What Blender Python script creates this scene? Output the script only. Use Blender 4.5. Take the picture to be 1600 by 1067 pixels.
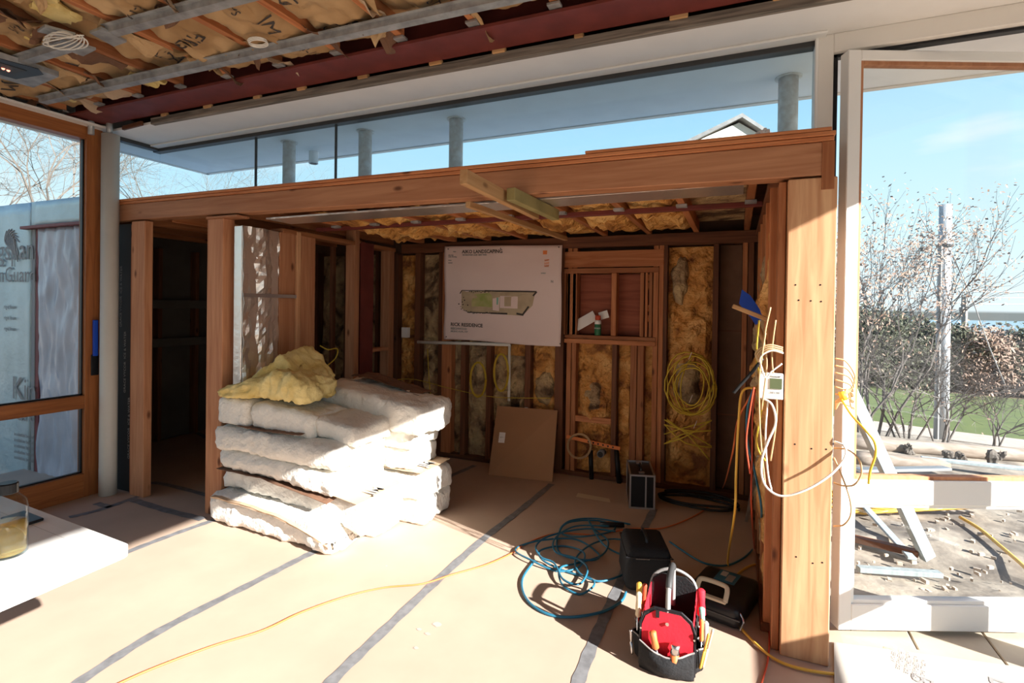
import bpy, bmesh, math, random
from mathutils import Vector, Matrix, noise
random.seed(7)
for o in list(bpy.data.objects): bpy.data.objects.remove(o)
C = bpy.context.scene.collection
S = bpy.context.scene
V = Vector
# ------------------------------------------------------------------ camera
F = 816.0; CX = 800.0; CY = 485.5          # focal length and principal point in photo pixels
TH, PI_, RO = math.radians(23.3), math.radians(0.45), math.radians(0.8)
CAM = V((0, 0, 1.45))
fw = V((-math.sin(TH)*math.cos(PI_), math.cos(TH)*math.cos(PI_), -math.sin(PI_)))
r0 = V((math.cos(TH), math.sin(TH), 0)); u0 = r0.cross(fw)
rt = r0*math.cos(RO)+u0*math.sin(RO); up = -r0*math.sin(RO)+u0*math.cos(RO)
cd = bpy.data.cameras.new('camera'); cam = bpy.data.objects.new('camera', cd); C.objects.link(cam)
cam.matrix_world = Matrix(((rt.x, up.x, -fw.x, CAM.x), (rt.y, up.y, -fw.y, CAM.y), (rt.z, up.z, -fw.z, CAM.z), (0, 0, 0, 1)))
cd.sensor_width = 36; cd.lens = F/1600*36; cd.shift_y = (CY-533.5)/1600; cd.clip_end = 9000; cd.clip_start = 0.05
S.camera = cam
def ray(px, py): return fw + rt*((px-CX)/F) - up*((py-CY)/F)
def onY(px, py, Y): r = ray(px, py); return CAM + r*(Y/r.y)
def onX(px, py, X): r = ray(px, py); return CAM + r*(X/r.x)
def onZ(px, py, Z=0.0): r = ray(px, py); return CAM + r*((Z-CAM.z)/r.z)
def atd(px, py, d): return CAM + ray(px, py)*d
# ------------------------------------------------------------------ light
S.view_settings.view_transform = 'Standard'; S.view_settings.look = 'None'
S.view_settings.exposure = 0.30; S.view_settings.gamma = 1.0; S.view_settings.use_curve_mapping = False
SUN = V((-.857, .271, -.438)).normalized()
sl = bpy.data.lights.new('sun', 'SUN'); sl.energy = 15.5; sl.angle = math.radians(0.55); sl.color = (1, .97, .93)
so = bpy.data.objects.new('sun', sl); C.objects.link(so); so.rotation_euler = SUN.to_track_quat('-Z', 'Y').to_euler(); so.location = (6, -2, 8)
W = bpy.data.worlds.new('sky'); S.world = W; W.use_nodes = True
nt = W.node_tree; nt.nodes.clear(); N = nt.nodes.new; L = nt.links.new
tc = N('ShaderNodeTexCoord'); sp = N('ShaderNodeSeparateXYZ'); L(tc.outputs['Generated'], sp.inputs[0])
cr = N('ShaderNodeValToRGB'); L(sp.outputs['Z'], cr.inputs[0]); e = cr.color_ramp.elements
e[0].position = 0.0; e[0].color = (.30, .33, .33, 1)
e[1].position = 1.0; e[1].color = (.10, .25, .62, 1)
for p, c in ((.001, (.86, .96, 1.0, 1)), (.12, (.72, .93, 1.0, 1)), (.3, (.52, .82, 1.0, 1)), (.55, (.24, .50, .90, 1))):
    q = e.new(p); q.color = c
mp = N('ShaderNodeMapping'); mp.inputs['Scale'].default_value = (1, 1, 4.5); L(tc.outputs['Generated'], mp.inputs[0])
ns = N('ShaderNodeTexNoise'); ns.inputs['Scale'].default_value = 2.6; ns.inputs['Detail'].default_value = 7; L(mp.outputs[0], ns.inputs[0])
c2 = N('ShaderNodeValToRGB'); L(ns.outputs[0], c2.inputs[0]); c2.color_ramp.elements[0].position = .56; c2.color_ramp.elements[1].position = .78
mx = N('ShaderNodeMix'); mx.data_type = 'RGBA'; L(c2.outputs[0], mx.inputs[0]); L(cr.outputs[0], mx.inputs[6]); mx.inputs[7].default_value = (1, 1, 1, 1)
bg = N('ShaderNodeBackground'); L(mx.outputs[2], bg.inputs[0]); bg.inputs[1].default_value = .92
wo = N('ShaderNodeOutputWorld'); L(bg.outputs[0], wo.inputs[0])
# ------------------------------------------------------------------ materials
def M0(name):
    m = bpy.data.materials.new(name); m.use_nodes = True
    return m, m.node_tree, m.node_tree.nodes['Principled BSDF']
def plain(name, col, rough=.7, metal=0, spec=.3, bump=0, bscale=40, var=0, vscale=6, col2=None, **kw):
    m, t, b = M0(name)
    b.inputs['Base Color'].default_value = (*col, 1); b.inputs['Roughness'].default_value = rough
    b.inputs['Metallic'].default_value = metal; b.inputs['Specular IOR Level'].default_value = spec
    tcn = t.nodes.new('ShaderNodeTexCoord')
    if var or col2:
        n = t.nodes.new('ShaderNodeTexNoise'); n.inputs['Scale'].default_value = vscale; n.inputs['Detail'].default_value = 6
        t.links.new(tcn.outputs['Object'], n.inputs[0])
        r = t.nodes.new('ShaderNodeValToRGB'); r.color_ramp.elements[0].position = .35; r.color_ramp.elements[1].position = .65
        c2_ = col2 or tuple(c*(1-var) for c in col)
        r.color_ramp.elements[0].color = (*c2_, 1); r.color_ramp.elements[1].color = (*col, 1)
        t.links.new(n.outputs[0], r.inputs[0]); t.links.new(r.outputs[0], b.inputs['Base Color'])
    if bump:
        n = t.nodes.new('ShaderNodeTexNoise'); n.inputs['Scale'].default_value = bscale; n.inputs['Detail'].default_value = 5
        t.links.new(tcn.outputs['Object'], n.inputs[0])
        bp = t.nodes.new('ShaderNodeBump'); bp.inputs['Strength'].default_value = bump; bp.inputs['Distance'].default_value = .01
        t.links.new(n.outputs[0], bp.inputs['Height']); t.links.new(bp.outputs[0], b.inputs['Normal'])
    return m
def wood(name, c1, c2, axis='z', scale=1.0, rough=.62, knots=True, rnd=.25):
    m, t, b = M0(name); n = t.nodes.new; l = t.links.new
    tcn = n('ShaderNodeTexCoord'); oi = n('ShaderNodeObjectInfo')
    ad = n('ShaderNodeVectorMath'); ad.operation = 'MULTIPLY_ADD'; l(tcn.outputs['Object'], ad.inputs[0]); ad.inputs[1].default_value = (1, 1, 1)
    cb = n('ShaderNodeCombineXYZ'); ml = n('ShaderNodeMath'); ml.operation = 'MULTIPLY'; l(oi.outputs['Random'], ml.inputs[0]); ml.inputs[1].default_value = 31
    for k in range(3): l(ml.outputs[0], cb.inputs[k])
    l(cb.outputs[0], ad.inputs[2])
    mpn = n('ShaderNodeMapping'); l(ad.outputs[0], mpn.inputs[0])
    s = {'x': (.9, 14, 14), 'y': (14, .9, 14), 'z': (14, 14, .9)}[axis]; mpn.inputs['Scale'].default_value = tuple(v*scale for v in s)
    w = n('ShaderNodeTexNoise'); w.inputs['Scale'].default_value = 2.2; w.inputs['Detail'].default_value = 7; w.inputs['Distortion'].default_value = .9
    l(mpn.outputs[0], w.inputs[0])
    r = n('ShaderNodeValToRGB'); r.color_ramp.elements[0].position = .32; r.color_ramp.elements[1].position = .68
    r.color_ramp.elements[0].color = (*c2, 1); r.color_ramp.elements[1].color = (*c1, 1); l(w.outputs[0], r.inputs[0])
    last = r.outputs[0]
    if knots:
        mk = n('ShaderNodeMapping'); l(ad.outputs[0], mk.inputs[0]); s = {'x': (.45, 1, 1), 'y': (1, .45, 1), 'z': (1, 1, .45)}[axis]
        mk.inputs['Scale'].default_value = tuple(v*7 for v in s)
        vo = n('ShaderNodeTexVoronoi'); vo.inputs['Scale'].default_value = 1; l(mk.outputs[0], vo.inputs[0])
        rk = n('ShaderNodeValToRGB'); rk.color_ramp.elements[0].position = .05; rk.color_ramp.elements[1].position = .13
        rk.color_ramp.elements[0].color = (*[c*.35 for c in c2], 1); rk.color_ramp.elements[1].color = (1, 1, 1, 1); l(vo.outputs['Distance'], rk.inputs[0])
        mm = n('ShaderNodeMix'); mm.data_type = 'RGBA'; mm.blend_type = 'MULTIPLY'; mm.inputs[0].default_value = .8
        l(last, mm.inputs[6]); l(rk.outputs[0], mm.inputs[7]); last = mm.outputs[2]
    hs = n('ShaderNodeHueSaturation'); l(last, hs.inputs['Color'])
    mr = n('ShaderNodeMapRange'); l(oi.outputs['Random'], mr.inputs[0]); mr.inputs[3].default_value = 1-rnd; mr.inputs[4].default_value = 1+rnd*.6
    l(mr.outputs[0], hs.inputs['Value']); l(hs.outputs[0], b.inputs['Base Color'])
    b.inputs['Roughness'].default_value = rough; b.inputs['Specular IOR Level'].default_value = .25
    bp = n('ShaderNodeBump'); bp.inputs['Strength'].default_value = .15; bp.inputs['Distance'].default_value = .004
    l(w.outputs[0], bp.inputs['Height']); l(bp.outputs[0], b.inputs['Normal'])
    return m
def glassmat(name, tint=(1, 1, 1), refl=.03):
    m = bpy.data.materials.new(name); m.use_nodes = True; t = m.node_tree; t.nodes.clear(); n = t.nodes.new
    tr = n('ShaderNodeBsdfTransparent'); tr.inputs[0].default_value = (*tint, 1)
    gl = n('ShaderNodeBsdfGlossy'); gl.inputs['Roughness'].default_value = .02
    lw = n('ShaderNodeLayerWeight'); lw.inputs[0].default_value = .5; pw = n('ShaderNodeMath'); pw.operation = 'POWER'; pw.inputs[1].default_value = 4.5
    t.links.new(lw.outputs['Facing'], pw.inputs[0]); fr = n('ShaderNodeMapRange'); t.links.new(pw.outputs[0], fr.inputs[0]); fr.inputs[3].default_value = refl; fr.inputs[4].default_value = .9
    mxn = n('ShaderNodeMixShader'); out = n('ShaderNodeOutputMaterial')
    t.links.new(fr.outputs[0], mxn.inputs[0]); t.links.new(tr.outputs[0], mxn.inputs[1]); t.links.new(gl.outputs[0], mxn.inputs[2]); t.links.new(mxn.outputs[0], out.inputs[0])
    return m
def leafmat(name, c1, c2):
    m, t, b = M0(name); n = t.nodes.new
    tcn = n('ShaderNodeTexCoord'); w = n('ShaderNodeTexNoise'); w.inputs['Scale'].default_value = 9; t.links.new(tcn.outputs['Object'], w.inputs[0])
    r = n('ShaderNodeValToRGB'); r.color_ramp.elements[0].position = .4; r.color_ramp.elements[1].position = .6
    r.color_ramp.elements[0].color = (*c1, 1); r.color_ramp.elements[1].color = (*c2, 1)
    t.links.new(w.outputs[0], r.inputs[0]); t.links.new(r.outputs[0], b.inputs['Base Color']); b.inputs['Roughness'].default_value = .7
    return m
D = {}
FC1, FC2 = (.55, .265, .135), (.40, .165, .078)
for ax in 'xyz':
    D['fir_'+ax] = wood('fir_'+ax, FC1, FC2, ax)
    D['stud_'+ax] = wood('framing_lumber_'+ax, (.52, .215, .09), (.34, .115, .042), ax, rnd=.35)
    D['dark_'+ax] = wood('aged_lumber_'+ax, (.21, .078, .035), (.11, .042, .02), ax, rnd=.3)
    D['pine_'+ax] = wood('pine_'+ax, (.60, .36, .17), (.45, .24, .10), ax)
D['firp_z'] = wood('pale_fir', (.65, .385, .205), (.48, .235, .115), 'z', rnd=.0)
D['ply'] = wood('red_plywood', (.40, .12, .06), (.25, .06, .03), 'x', .7)
D['trimwood'] = wood('varnished_trim', (.36, .13, .04), (.24, .08, .025), 'z', 1.3, .4, knots=False, rnd=0)
D['trimwood_y'] = wood('varnished_trim_y', (.36, .13, .04), (.24, .08, .025), 'y', 1.3, .4, knots=False, rnd=0)
D['weather'] = wood('weathered_edge', (.30, .25, .20), (.10, .085, .07), 'x', 1.2, .8, knots=False)
D['paper'] = plain('rosin_paper', (.47, .345, .26), .8, bump=.12, bscale=9, var=.10, vscale=2.5)
D['tape'] = plain('grey_tape', (.20, .20, .205), .55, var=.3, vscale=25, bump=.1)
D['white'] = plain('white_paint', (.78, .76, .72), .5, bump=.03)
D['bouncew'] = plain('pale_bounce_layer', (.72, .72, .70), .8, var=.1)  # for the added roof layer that reflects light up to the soffit
D['gyp'] = plain('painted_gypsum', (.80, .775, .74), .85, bump=.04, bscale=80, var=.04)
D['soffit'] = plain('soffit_paint', (.86, .87, .87), .8, var=.05)
D['taupe'] = plain('taupe_paint', (.74, .70, .64), .5)
D['pipe'] = plain('cream_pipe', (.62, .60, .54), .45, var=.06)
D['rustpipe'] = plain('peeling_pipe', (.80, .80, .78), .6, col2=(.62, .58, .54), vscale=22, bump=.3)
D['darkgrey'] = plain('dark_grey', (.05, .05, .05), .5)
D['black'] = plain('black_fabric', (.012, .012, .013), .75, bump=.3, bscale=120)
D['blackp'] = plain('black_plastic', (.012, .012, .014), .35)
D['red'] = plain('red_fabric', (.62, .015, .03), .7, bump=.1, bscale=90)
D['redsteel'] = plain('red_oxide_steel', (.17, .036, .028), .6, var=.25, vscale=8)
D['galv'] = plain('galvanised', (.46, .47, .47), .5, metal=.45, var=.4, vscale=14)
D['foil'] = plain('foil_facing', (.80, .74, .68), .30, metal=.85, bump=.5, bscale=20)
D['alu'] = plain('aluminium', (.55, .55, .56), .35, metal=.9)
def foammat(name, a, b_, c_):
    m, t, b = M0(name); n = t.nodes.new; l = t.links.new
    tcn = n('ShaderNodeTexCoord'); w = n('ShaderNodeTexNoise'); w.inputs['Scale'].default_value = 5.5; w.inputs['Detail'].default_value = 8; w.inputs['Distortion'].default_value = .6
    l(tcn.outputs['Object'], w.inputs[0]); r = n('ShaderNodeValToRGB'); l(w.outputs[0], r.inputs[0])
    r.color_ramp.elements[0].position = .36; r.color_ramp.elements[0].color = (*c_, 1); r.color_ramp.elements[1].position = .66; r.color_ramp.elements[1].color = (*b_, 1)
    q = r.color_ramp.elements.new(.47); q.color = (*a, 1); l(r.outputs[0], b.inputs['Base Color']); b.inputs['Roughness'].default_value = .75
    w2 = n('ShaderNodeTexNoise'); w2.inputs['Scale'].default_value = 26; w2.inputs['Detail'].default_value = 4; l(tcn.outputs['Object'], w2.inputs[0])
    bp = n('ShaderNodeBump'); bp.inputs['Strength'].default_value = 1; bp.inputs['Distance'].default_value = .035; l(w2.outputs[0], bp.inputs['Height']); l(bp.outputs[0], b.inputs['Normal'])
    return m
D['foam'] = foammat('spray_foam_orange', (.60, .27, .06), (.76, .43, .15), (.24, .085, .022))
D['foamgrey'] = foammat('spray_foam_grey', (.38, .25, .13), (.60, .44, .22), (.10, .055, .025))
D['foamceil'] = foammat('spray_foam_ceiling', (.68, .33, .08), (.80, .50, .18), (.34, .14, .03))
D['kraft'] = plain('kraft_paper', (.56, .38, .20), .68, bump=.8, bscale=9, col2=(.38, .23, .105), vscale=3)
D['kraftl'] = plain('kraft_paper_light', (.50, .36, .24), .72, bump=.3, bscale=14, var=.15, vscale=3)
D['kraftd'] = plain('kraft_paper_dark', (.19, .10, .06), .8, bump=.4, bscale=14, var=.3)
D['wool'] = plain('white_fibreglass', (.84, .81, .74), .95, bump=1, bscale=46, var=.08, vscale=8, spec=.05)
D['yellowwool'] = plain('yellow_fibreglass', (.82, .68, .32), .95, bump=1, bscale=34, col2=(.66, .49, .17), vscale=7, spec=.05)
D['ink'] = plain('ink', (.06, .05, .045), .7)
D['inkg'] = plain('grey_ink', (.28, .27, .26), .7)
D['inkl'] = plain('faint_ink', (.5, .48, .45), .7)
D['inko'] = plain('orange_ink', (.80, .25, .08), .7)
D['sheet'] = plain('poster_paper', (.78, .64, .60), .7, bump=.5, bscale=5)
D['planbg'] = plain('plan_tan', (.52, .42, .28), .7, var=.2, vscale=9)
D['plang'] = plain('plan_green', (.30, .36, .10), .7, col2=(.48, .45, .22), vscale=9)
D['plant'] = plain('plan_teal', (.25, .50, .40), .7)
D['paperw'] = plain('white_paper', (.82, .80, .77), .7)
D['card'] = plain('cardboard', (.40, .215, .11), .8, var=.08, vscale=3)
D['glass'] = glassmat('clear_glass', (.96, .98, .98))
D['glassb'] = glassmat('bluish_glass', (.88, .95, .98))
D['blue'] = plain('blue_hose', (.025, .14, .22), .4)
D['orangec'] = plain('orange_cord', (.60, .15, .045), .5)
D['redc'] = plain('red_cord', (.50, .07, .03), .5)
D['yelc'] = plain('yellow_cable', (.60, .42, .04), .5)
D['yelo'] = plain('yellow_hose', (.70, .40, .06), .4)
D['whc'] = plain('white_cable', (.80, .77, .70), .5)
D['tanc'] = plain('tan_cable', (.50, .33, .17), .5)
D['blkc'] = plain('black_cable', (.015, .015, .015), .5)
D['blup'] = plain('blue_plastic', (.01, .06, .42), .4)
D['green'] = plain('green_can', (.03, .16, .07), .4)
D['foilboard'] = plain('foil_insulation_board', (.50, .60, .62), .38, metal=.35, bump=.5, bscale=22, var=.12, vscale=5)
D['plastic'] = plain('milky_plastic_film', (.52, .51, .56), .22, bump=.0, var=.2, vscale=3, spec=.6)
D['maroon'] = plain('maroon_trim', (.20, .045, .05), .5)
D['membrane'] = plain('black_membrane', (.02, .02, .022), .6)
D['panelbrown'] = plain('brown_backing', (.16, .085, .05), .8, var=.3)
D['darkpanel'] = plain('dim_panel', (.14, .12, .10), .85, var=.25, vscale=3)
D['beige'] = plain('beige_plastic', (.62, .52, .36), .4)
D['dirt'] = plain('dirt_ground', (.36, .30, .235), .95, bump=1, bscale=14, col2=(.13, .105, .085), vscale=3.5)
D['gravel'] = plain('gravel', (.46, .38, .31), .95, bump=.6, bscale=20, var=.2)
D['lawn'] = plain('lawn_grass', (.115, .14, .04), .95, bump=.8, bscale=12, col2=(.085, .11, .035), vscale=2)
D['farland'] = plain('far_scrub', (.17, .12, .08), .95, col2=(.08, .09, .05), vscale=.05)
D['sea'] = plain('sea_water', (.20, .29, .33), .8, var=.15, vscale=.01)
D['bark'] = plain('pale_bark', (.15, .125, .105), .9, var=.4, vscale=12)
D['twig'] = plain('grey_twig', (.17, .145, .13), .9, var=.3)
D['dryleaf'] = leafmat('dry_leaves', (.20, .115, .08), (.32, .22, .16))
D['hedge'] = leafmat('dark_leaves', (.022, .03, .012), (.065, .06, .028))
D['polewood'] = wood('utility_pole_wood', (.50, .50, .50), (.30, .32, .35), 'z', .6, .8, knots=False, rnd=0)
D['log'] = wood('driftwood', (.36, .29, .24), (.22, .17, .13), 'x', .5, .9, rnd=.1)
D['plankgrey'] = wood('grey_lumber', (.40, .45, .46), (.28, .32, .33), 'z', .8, .7, knots=False)
D['deck'] = plain('cream_decking', (.44, .37, .28), .8, var=.12, vscale=5, bump=.1)
D['cloth'] = plain('dusty_board', (.42, .39, .345), .8, var=.1)
D['amber'] = plain('amber_liquid', (.75, .45, .10), .15)
D['steel'] = plain('bright_steel', (.6, .6, .6), .25, metal=1)
D['shingle'] = plain('grey_shingle', (.28, .25, .23), .9, bump=.6, bscale=9, var=.3)
D['cream'] = plain('cream_siding', (.72, .66, .55), .8)
m, t, b = M0('red_lamp_glow'); b.inputs['Emission Color'].default_value = (1, .25, .15, 1); b.inputs['Emission Strength'].default_value = 2.5; D['glow'] = m
m, t, b = M0('bottle_liquid'); b.inputs['Base Color'].default_value = (.9, .60, .18, 1); b.inputs['Transmission Weight'].default_value = .75; b.inputs['Roughness'].default_value = .08; D['amber'] = m
# ------------------------------------------------------------------ builders
def wloc(p):
    v = V((0, 0, 0))
    while p is not None: v += p.location; p = p.parent
    return v
def link(name, me, mat, parent=None, kind=None):
    o = bpy.data.objects.new(name, me); C.objects.link(o)
    if mat is not None and not me.materials: me.materials.append(D[mat] if isinstance(mat, str) else mat)
    if parent is not None: o.parent = parent
    if kind: o['kind'] = kind
    return o
def mk(name, verts, faces, mat, parent=None, kind=None, smooth=False):
    off = wloc(parent); me = bpy.data.meshes.new(name)
    base = V((0, 0, 0))
    if parent is None:
        xs = [V(v) for v in verts]; lo = V([min(v[k] for v in xs) for k in range(3)]); hi = V([max(v[k] for v in xs) for k in range(3)])
        base = V(((lo.x+hi.x)/2, (lo.y+hi.y)/2, lo.z))
    me.from_pydata([V(v)-off-base for v in verts], [], faces); me.update()
    if smooth:
        for p in me.polygons: p.use_smooth = True
    o = link(name, me, mat, parent, kind); o.location = base
    return o
class MB:
    def __init__(s): s.v = []; s.f = []
    def add(s, vs, fs):
        n = len(s.v); s.v += [V(v) for v in vs]; s.f += [tuple(i+n for i in f) for f in fs]; return s
    def box(s, lo, hi, bev=0):
        x0, y0, z0 = lo; x1, y1, z1 = hi
        return s.hexa([(x0, y0, z0), (x1, y0, z0), (x1, y1, z0), (x0, y1, z0), (x0, y0, z1), (x1, y0, z1), (x1, y1, z1), (x0, y1, z1)], bev)
    def hexa(s, p, bev=0):
        fs = [(0, 3, 2, 1), (4, 5, 6, 7), (0, 1, 5, 4), (1, 2, 6, 5), (2, 3, 7, 6), (3, 0, 4, 7)]
        if bev:
            bm = bmesh.new(); vv = [bm.verts.new(V(q)) for q in p]
            for f in fs: bm.faces.new([vv[i] for i in f])
            bmesh.ops.bevel(bm, geom=list(bm.edges), offset=bev, segments=1 if bev < .012 else 3, profile=.5, affect='EDGES')
            bm.verts.index_update(); s.add([v.co.copy() for v in bm.verts], [[v.index for v in f.verts] for f in bm.faces]); bm.free()
            return s
        return s.add(p, fs)
    def obox(s, o, u, v, w, a, b_, c, bev=0):      # oriented box, a/b/c = (lo,hi) along unit vectors u,v,w
        P = lambda i, j, k: V(o)+V(u)*a[i]+V(v)*b_[j]+V(w)*c[k]
        return s.hexa([P(0, 0, 0), P(1, 0, 0), P(1, 1, 0), P(0, 1, 0), P(0, 0, 1), P(1, 0, 1), P(1, 1, 1), P(0, 1, 1)], bev)
    def beam(s, p0, p1, w, h, side=(0, 0, 1), bev=.003):   # member from p0 to p1
        p0, p1 = V(p0), V(p1); u = (p1-p0); ln = u.length; u.normalize(); z = V(side); v = z.cross(u).normalized(); z = u.cross(v)
        return s.obox(p0, u, v, z, (0, ln), (-w/2, w/2), (-h/2, h/2), bev)
    def tube(s, pts, r, n=8, closed=False, caps=True):
        pts = [V(p) for p in pts]; m_ = len(pts); rs = r if isinstance(r, (list, tuple)) else [r]*m_
        rings = []; nrm = None
        for i, p in enumerate(pts):
            a = pts[max(i-1, 0)]; b_ = pts[min(i+1, m_-1)]; t_ = (b_-a)
            t_ = t_.normalized() if t_.length > 1e-7 else V((0, 0, 1))
            if nrm is None: nrm = t_.orthogonal().normalized()
            nrm = (nrm - t_*nrm.dot(t_)); nrm = nrm.normalized() if nrm.length > 1e-6 else t_.orthogonal().normalized()
            bn = t_.cross(nrm)
            rings.append([p+(nrm*math.cos(2*math.pi*k/n)+bn*math.sin(2*math.pi*k/n))*rs[i] for k in range(n)])
        vs = [q for r_ in rings for q in r_]; fs = []
        for i in range(m_-1):
            for k in range(n): fs.append((i*n+k, i*n+(k+1) % n, (i+1)*n+(k+1) % n, (i+1)*n+k))
        if caps: fs.append(tuple(range(n-1, -1, -1))); fs.append(tuple((m_-1)*n+k for k in range(n)))
        return s.add(vs, fs)
    def lathe(s, c, prof, n=20):       # prof: (r, z)
        c = V(c); vs = [c+V((r*math.cos(2*math.pi*k/n), r*math.sin(2*math.pi*k/n), z)) for r, z in prof for k in range(n)]
        fs = [(i*n+k, i*n+(k+1) % n, (i+1)*n+(k+1) % n, (i+1)*n+k) for i in range(len(prof)-1) for k in range(n)]
        fs += [tuple(range(n-1, -1, -1)), tuple((len(prof)-1)*n+k for k in range(n))]
        return s.add(vs, fs)
    def grid(s, fn, nu, nv, thick=None):
        vs = [V(fn(i/nu, j/nv)) for j in range(nv+1) for i in range(nu+1)]
        fs = [(j*(nu+1)+i, j*(nu+1)+i+1, (j+1)*(nu+1)+i+1, (j+1)*(nu+1)+i) for j in range(nv) for i in range(nu)]
        if thick is not None:
            n = len(vs); t_ = V(thick); vs += [v+t_ for v in vs]; fs += [tuple(i+n for i in reversed(f)) for f in fs]
            bd = [i for i in range(nu+1)]+[j*(nu+1)+nu for j in range(1, nv+1)]+[nv*(nu+1)+i for i in range(nu-1, -1, -1)]+[j*(nu+1) for j in range(nv-1, 0, -1)]
            for a, b_ in zip(bd, bd[1:]+bd[:1]): fs.append((b_, a, a+n, b_+n))
        return s.add(vs, fs)
    def build(s, name, mat, parent=None, kind=None, smooth=False): return mk(name, s.v, s.f, mat, parent, kind, smooth)
def spline(pts, k=8, closed=False):
    P = [V(p) for p in pts]; out = []; n = len(P)
    rng = range(n if closed else n-1)
    for i in rng:
        a = P[(i-1) % n] if (closed or i > 0) else P[0]; b_ = P[i]; c = P[(i+1) % n]; d = P[(i+2) % n] if (closed or i < n-2) else P[-1]
        for j in range(k):
            t_ = j/k; out.append(.5*((2*b_)+(c-a)*t_+(2*a-5*b_+4*c-d)*t_*t_+(3*b_-a-3*c+d)*t_**3))
    out.append(P[0] if closed else P[-1]); return out
def tag(o, label, cat, group=None):
    o['label'] = label; o['category'] = cat
    if group: o['group'] = group
    return o
def empty(name, loc, label=None, cat=None, group=None, kind=None):
    o = bpy.data.objects.new(name, None); C.objects.link(o); o.location = loc; o.empty_display_size = .1
    if label: tag(o, label, cat, group)
    if kind: o['kind'] = kind
    return o
def box(name, lo, hi, mat, parent=None, bev=.003, kind=None): return MB().box(lo, hi, bev).build(name, mat, parent, kind)
def tube(name, pts, r, mat, parent=None, k=6, n=7): return MB().tube(spline(pts, k), r, n).build(name, mat, parent, None, True)
def fl(pts, z=.006): return [onZ(x, y, z) for x, y in pts]
_T = {}
def text(name, s_, size, o, u, v, mat, parent, ext=.0006, bold=0, align='LEFT'):
    # flat lettering: u = reading direction, v = up direction of the letters
    c = bpy.data.curves.new('t', 'FONT'); c.body = s_; c.size = size; c.extrude = ext; c.resolution_u = 2; c.offset = bold; c.align_x = align
    ob = bpy.data.objects.new('t', c); C.objects.link(ob); bpy.context.view_layer.update()
    me = bpy.data.meshes.new_from_object(ob.evaluated_get(bpy.context.evaluated_depsgraph_get())); bpy.data.objects.remove(ob); bpy.data.curves.remove(c)
    u = V(u).normalized(); v = V(v).normalized(); w = u.cross(v); o = V(o)-wloc(parent)
    for q in me.vertices: q.co = o+u*q.co.x+v*q.co.y+w*q.co.z
    me.materials.clear(); return link(name, me, mat, parent)
def fr(p, s=1.0): return noise.fractal(V(p)*s, 1.0, 2.0, 4)
def lumpy(o, u, v, n, a, b_, nu, nv, amp, seed, flat=.35):
    # bulging uneven surface on plane o + s*u + t*v, pushed along n, edges pinned back
    o, u, v, n = V(o), V(u), V(v), V(n)
    def fn(s, t_):
        p = o+u*(a*s)+v*(b_*t_); e_ = min(1, min(s, 1-s)*6+.15)*min(1, min(t_, 1-t_)*a/b_*8+.35) if b_ else 1
        h = (flat+.5*fr(p*5+V((seed, 0, 0)))+.30*fr(p*15+V((0, seed, 0)))+.5*abs(fr(p*2.3+V((0, 0, seed)))))*amp
        return p+n*(h*e_)
    return MB().grid(fn, nu, nv)
def softbox(lo, hi, seed, amp=.02, seg=(18, 8, 4), rnd=.05, warp=None, holes=0):
    # rounded, fluffy block
    lo, hi = V(lo), V(hi); c = (lo+hi)/2; h = (hi-lo)/2; bm = bmesh.new(); sx, sy, sz = seg; idx = {}
    def vert(i, j, k):
        if (i, j, k) not in idx: idx[(i, j, k)] = bm.verts.new((2*i/sx-1, 2*j/sy-1, 2*k/sz-1))
        return idx[(i, j, k)]
    for i in range(sx):
        for j in range(sy):
            for k in (0, sz):
                q = [vert(i, j, k), vert(i+1, j, k), vert(i+1, j+1, k), vert(i, j+1, k)]; bm.faces.new(q if k else q[::-1])
    for i in range(sx):
        for k in range(sz):
            for j in (0, sy):
                q = [vert(i, j, k), vert(i+1, j, k), vert(i+1, j, k+1), vert(i, j, k+1)]; bm.faces.new(q if not j else q[::-1])
    for j in range(sy):
        for k in range(sz):
            for i in (0, sx):
                q = [vert(i, j, k), vert(i, j+1, k), vert(i, j+1, k+1), vert(i, j, k+1)]; bm.faces.new(q if i else q[::-1])
    out = []
    for vtx in bm.verts:
        u = vtx.co.copy(); p = V((u.x*h.x, u.y*h.y, u.z*h.z)); 
        q = V([max(-(h[k]-rnd), min(h[k]-rnd, p[k])) if h[k] > rnd else 0 for k in range(3)]); d_ = p-q
        if d_.length > 1e-6: p = q+d_.normalized()*min(rnd, d_.length)
        w = c+p; dd = d_.normalized() if d_.length > 1e-6 else V((0, 0, 0))
        nn = fr(w*6+V((seed, seed, 0)))*.8+fr(w*21+V((seed, 0, 0)))*.45
        w = w+(dd+V((fr(w*9+V((9, seed, 0))), fr(w*9+V((5, 0, seed))), 0))*.5)*nn*amp+dd*(fr(w*44+V((seed, 3, 0)))*amp*.42)
        if u.z < -.99: w.z = max(w.z, lo.z)
        if warp: w = warp(w, u)
        vtx.co = w
    bm.verts.index_update(); mb = MB(); mb.add([v_.co.copy() for v_ in bm.verts], [[q.index for q in f.verts] for f in bm.faces]); bm.free(); return mb
# ================================================================== THE SETTING
YB, YG, YW, XP, XL, ZC = 2.46, 2.85, 4.35, -3.05, -4.45, 2.73     # beam plane, glass plane, back wall, partition, left glass, ceiling
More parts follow.
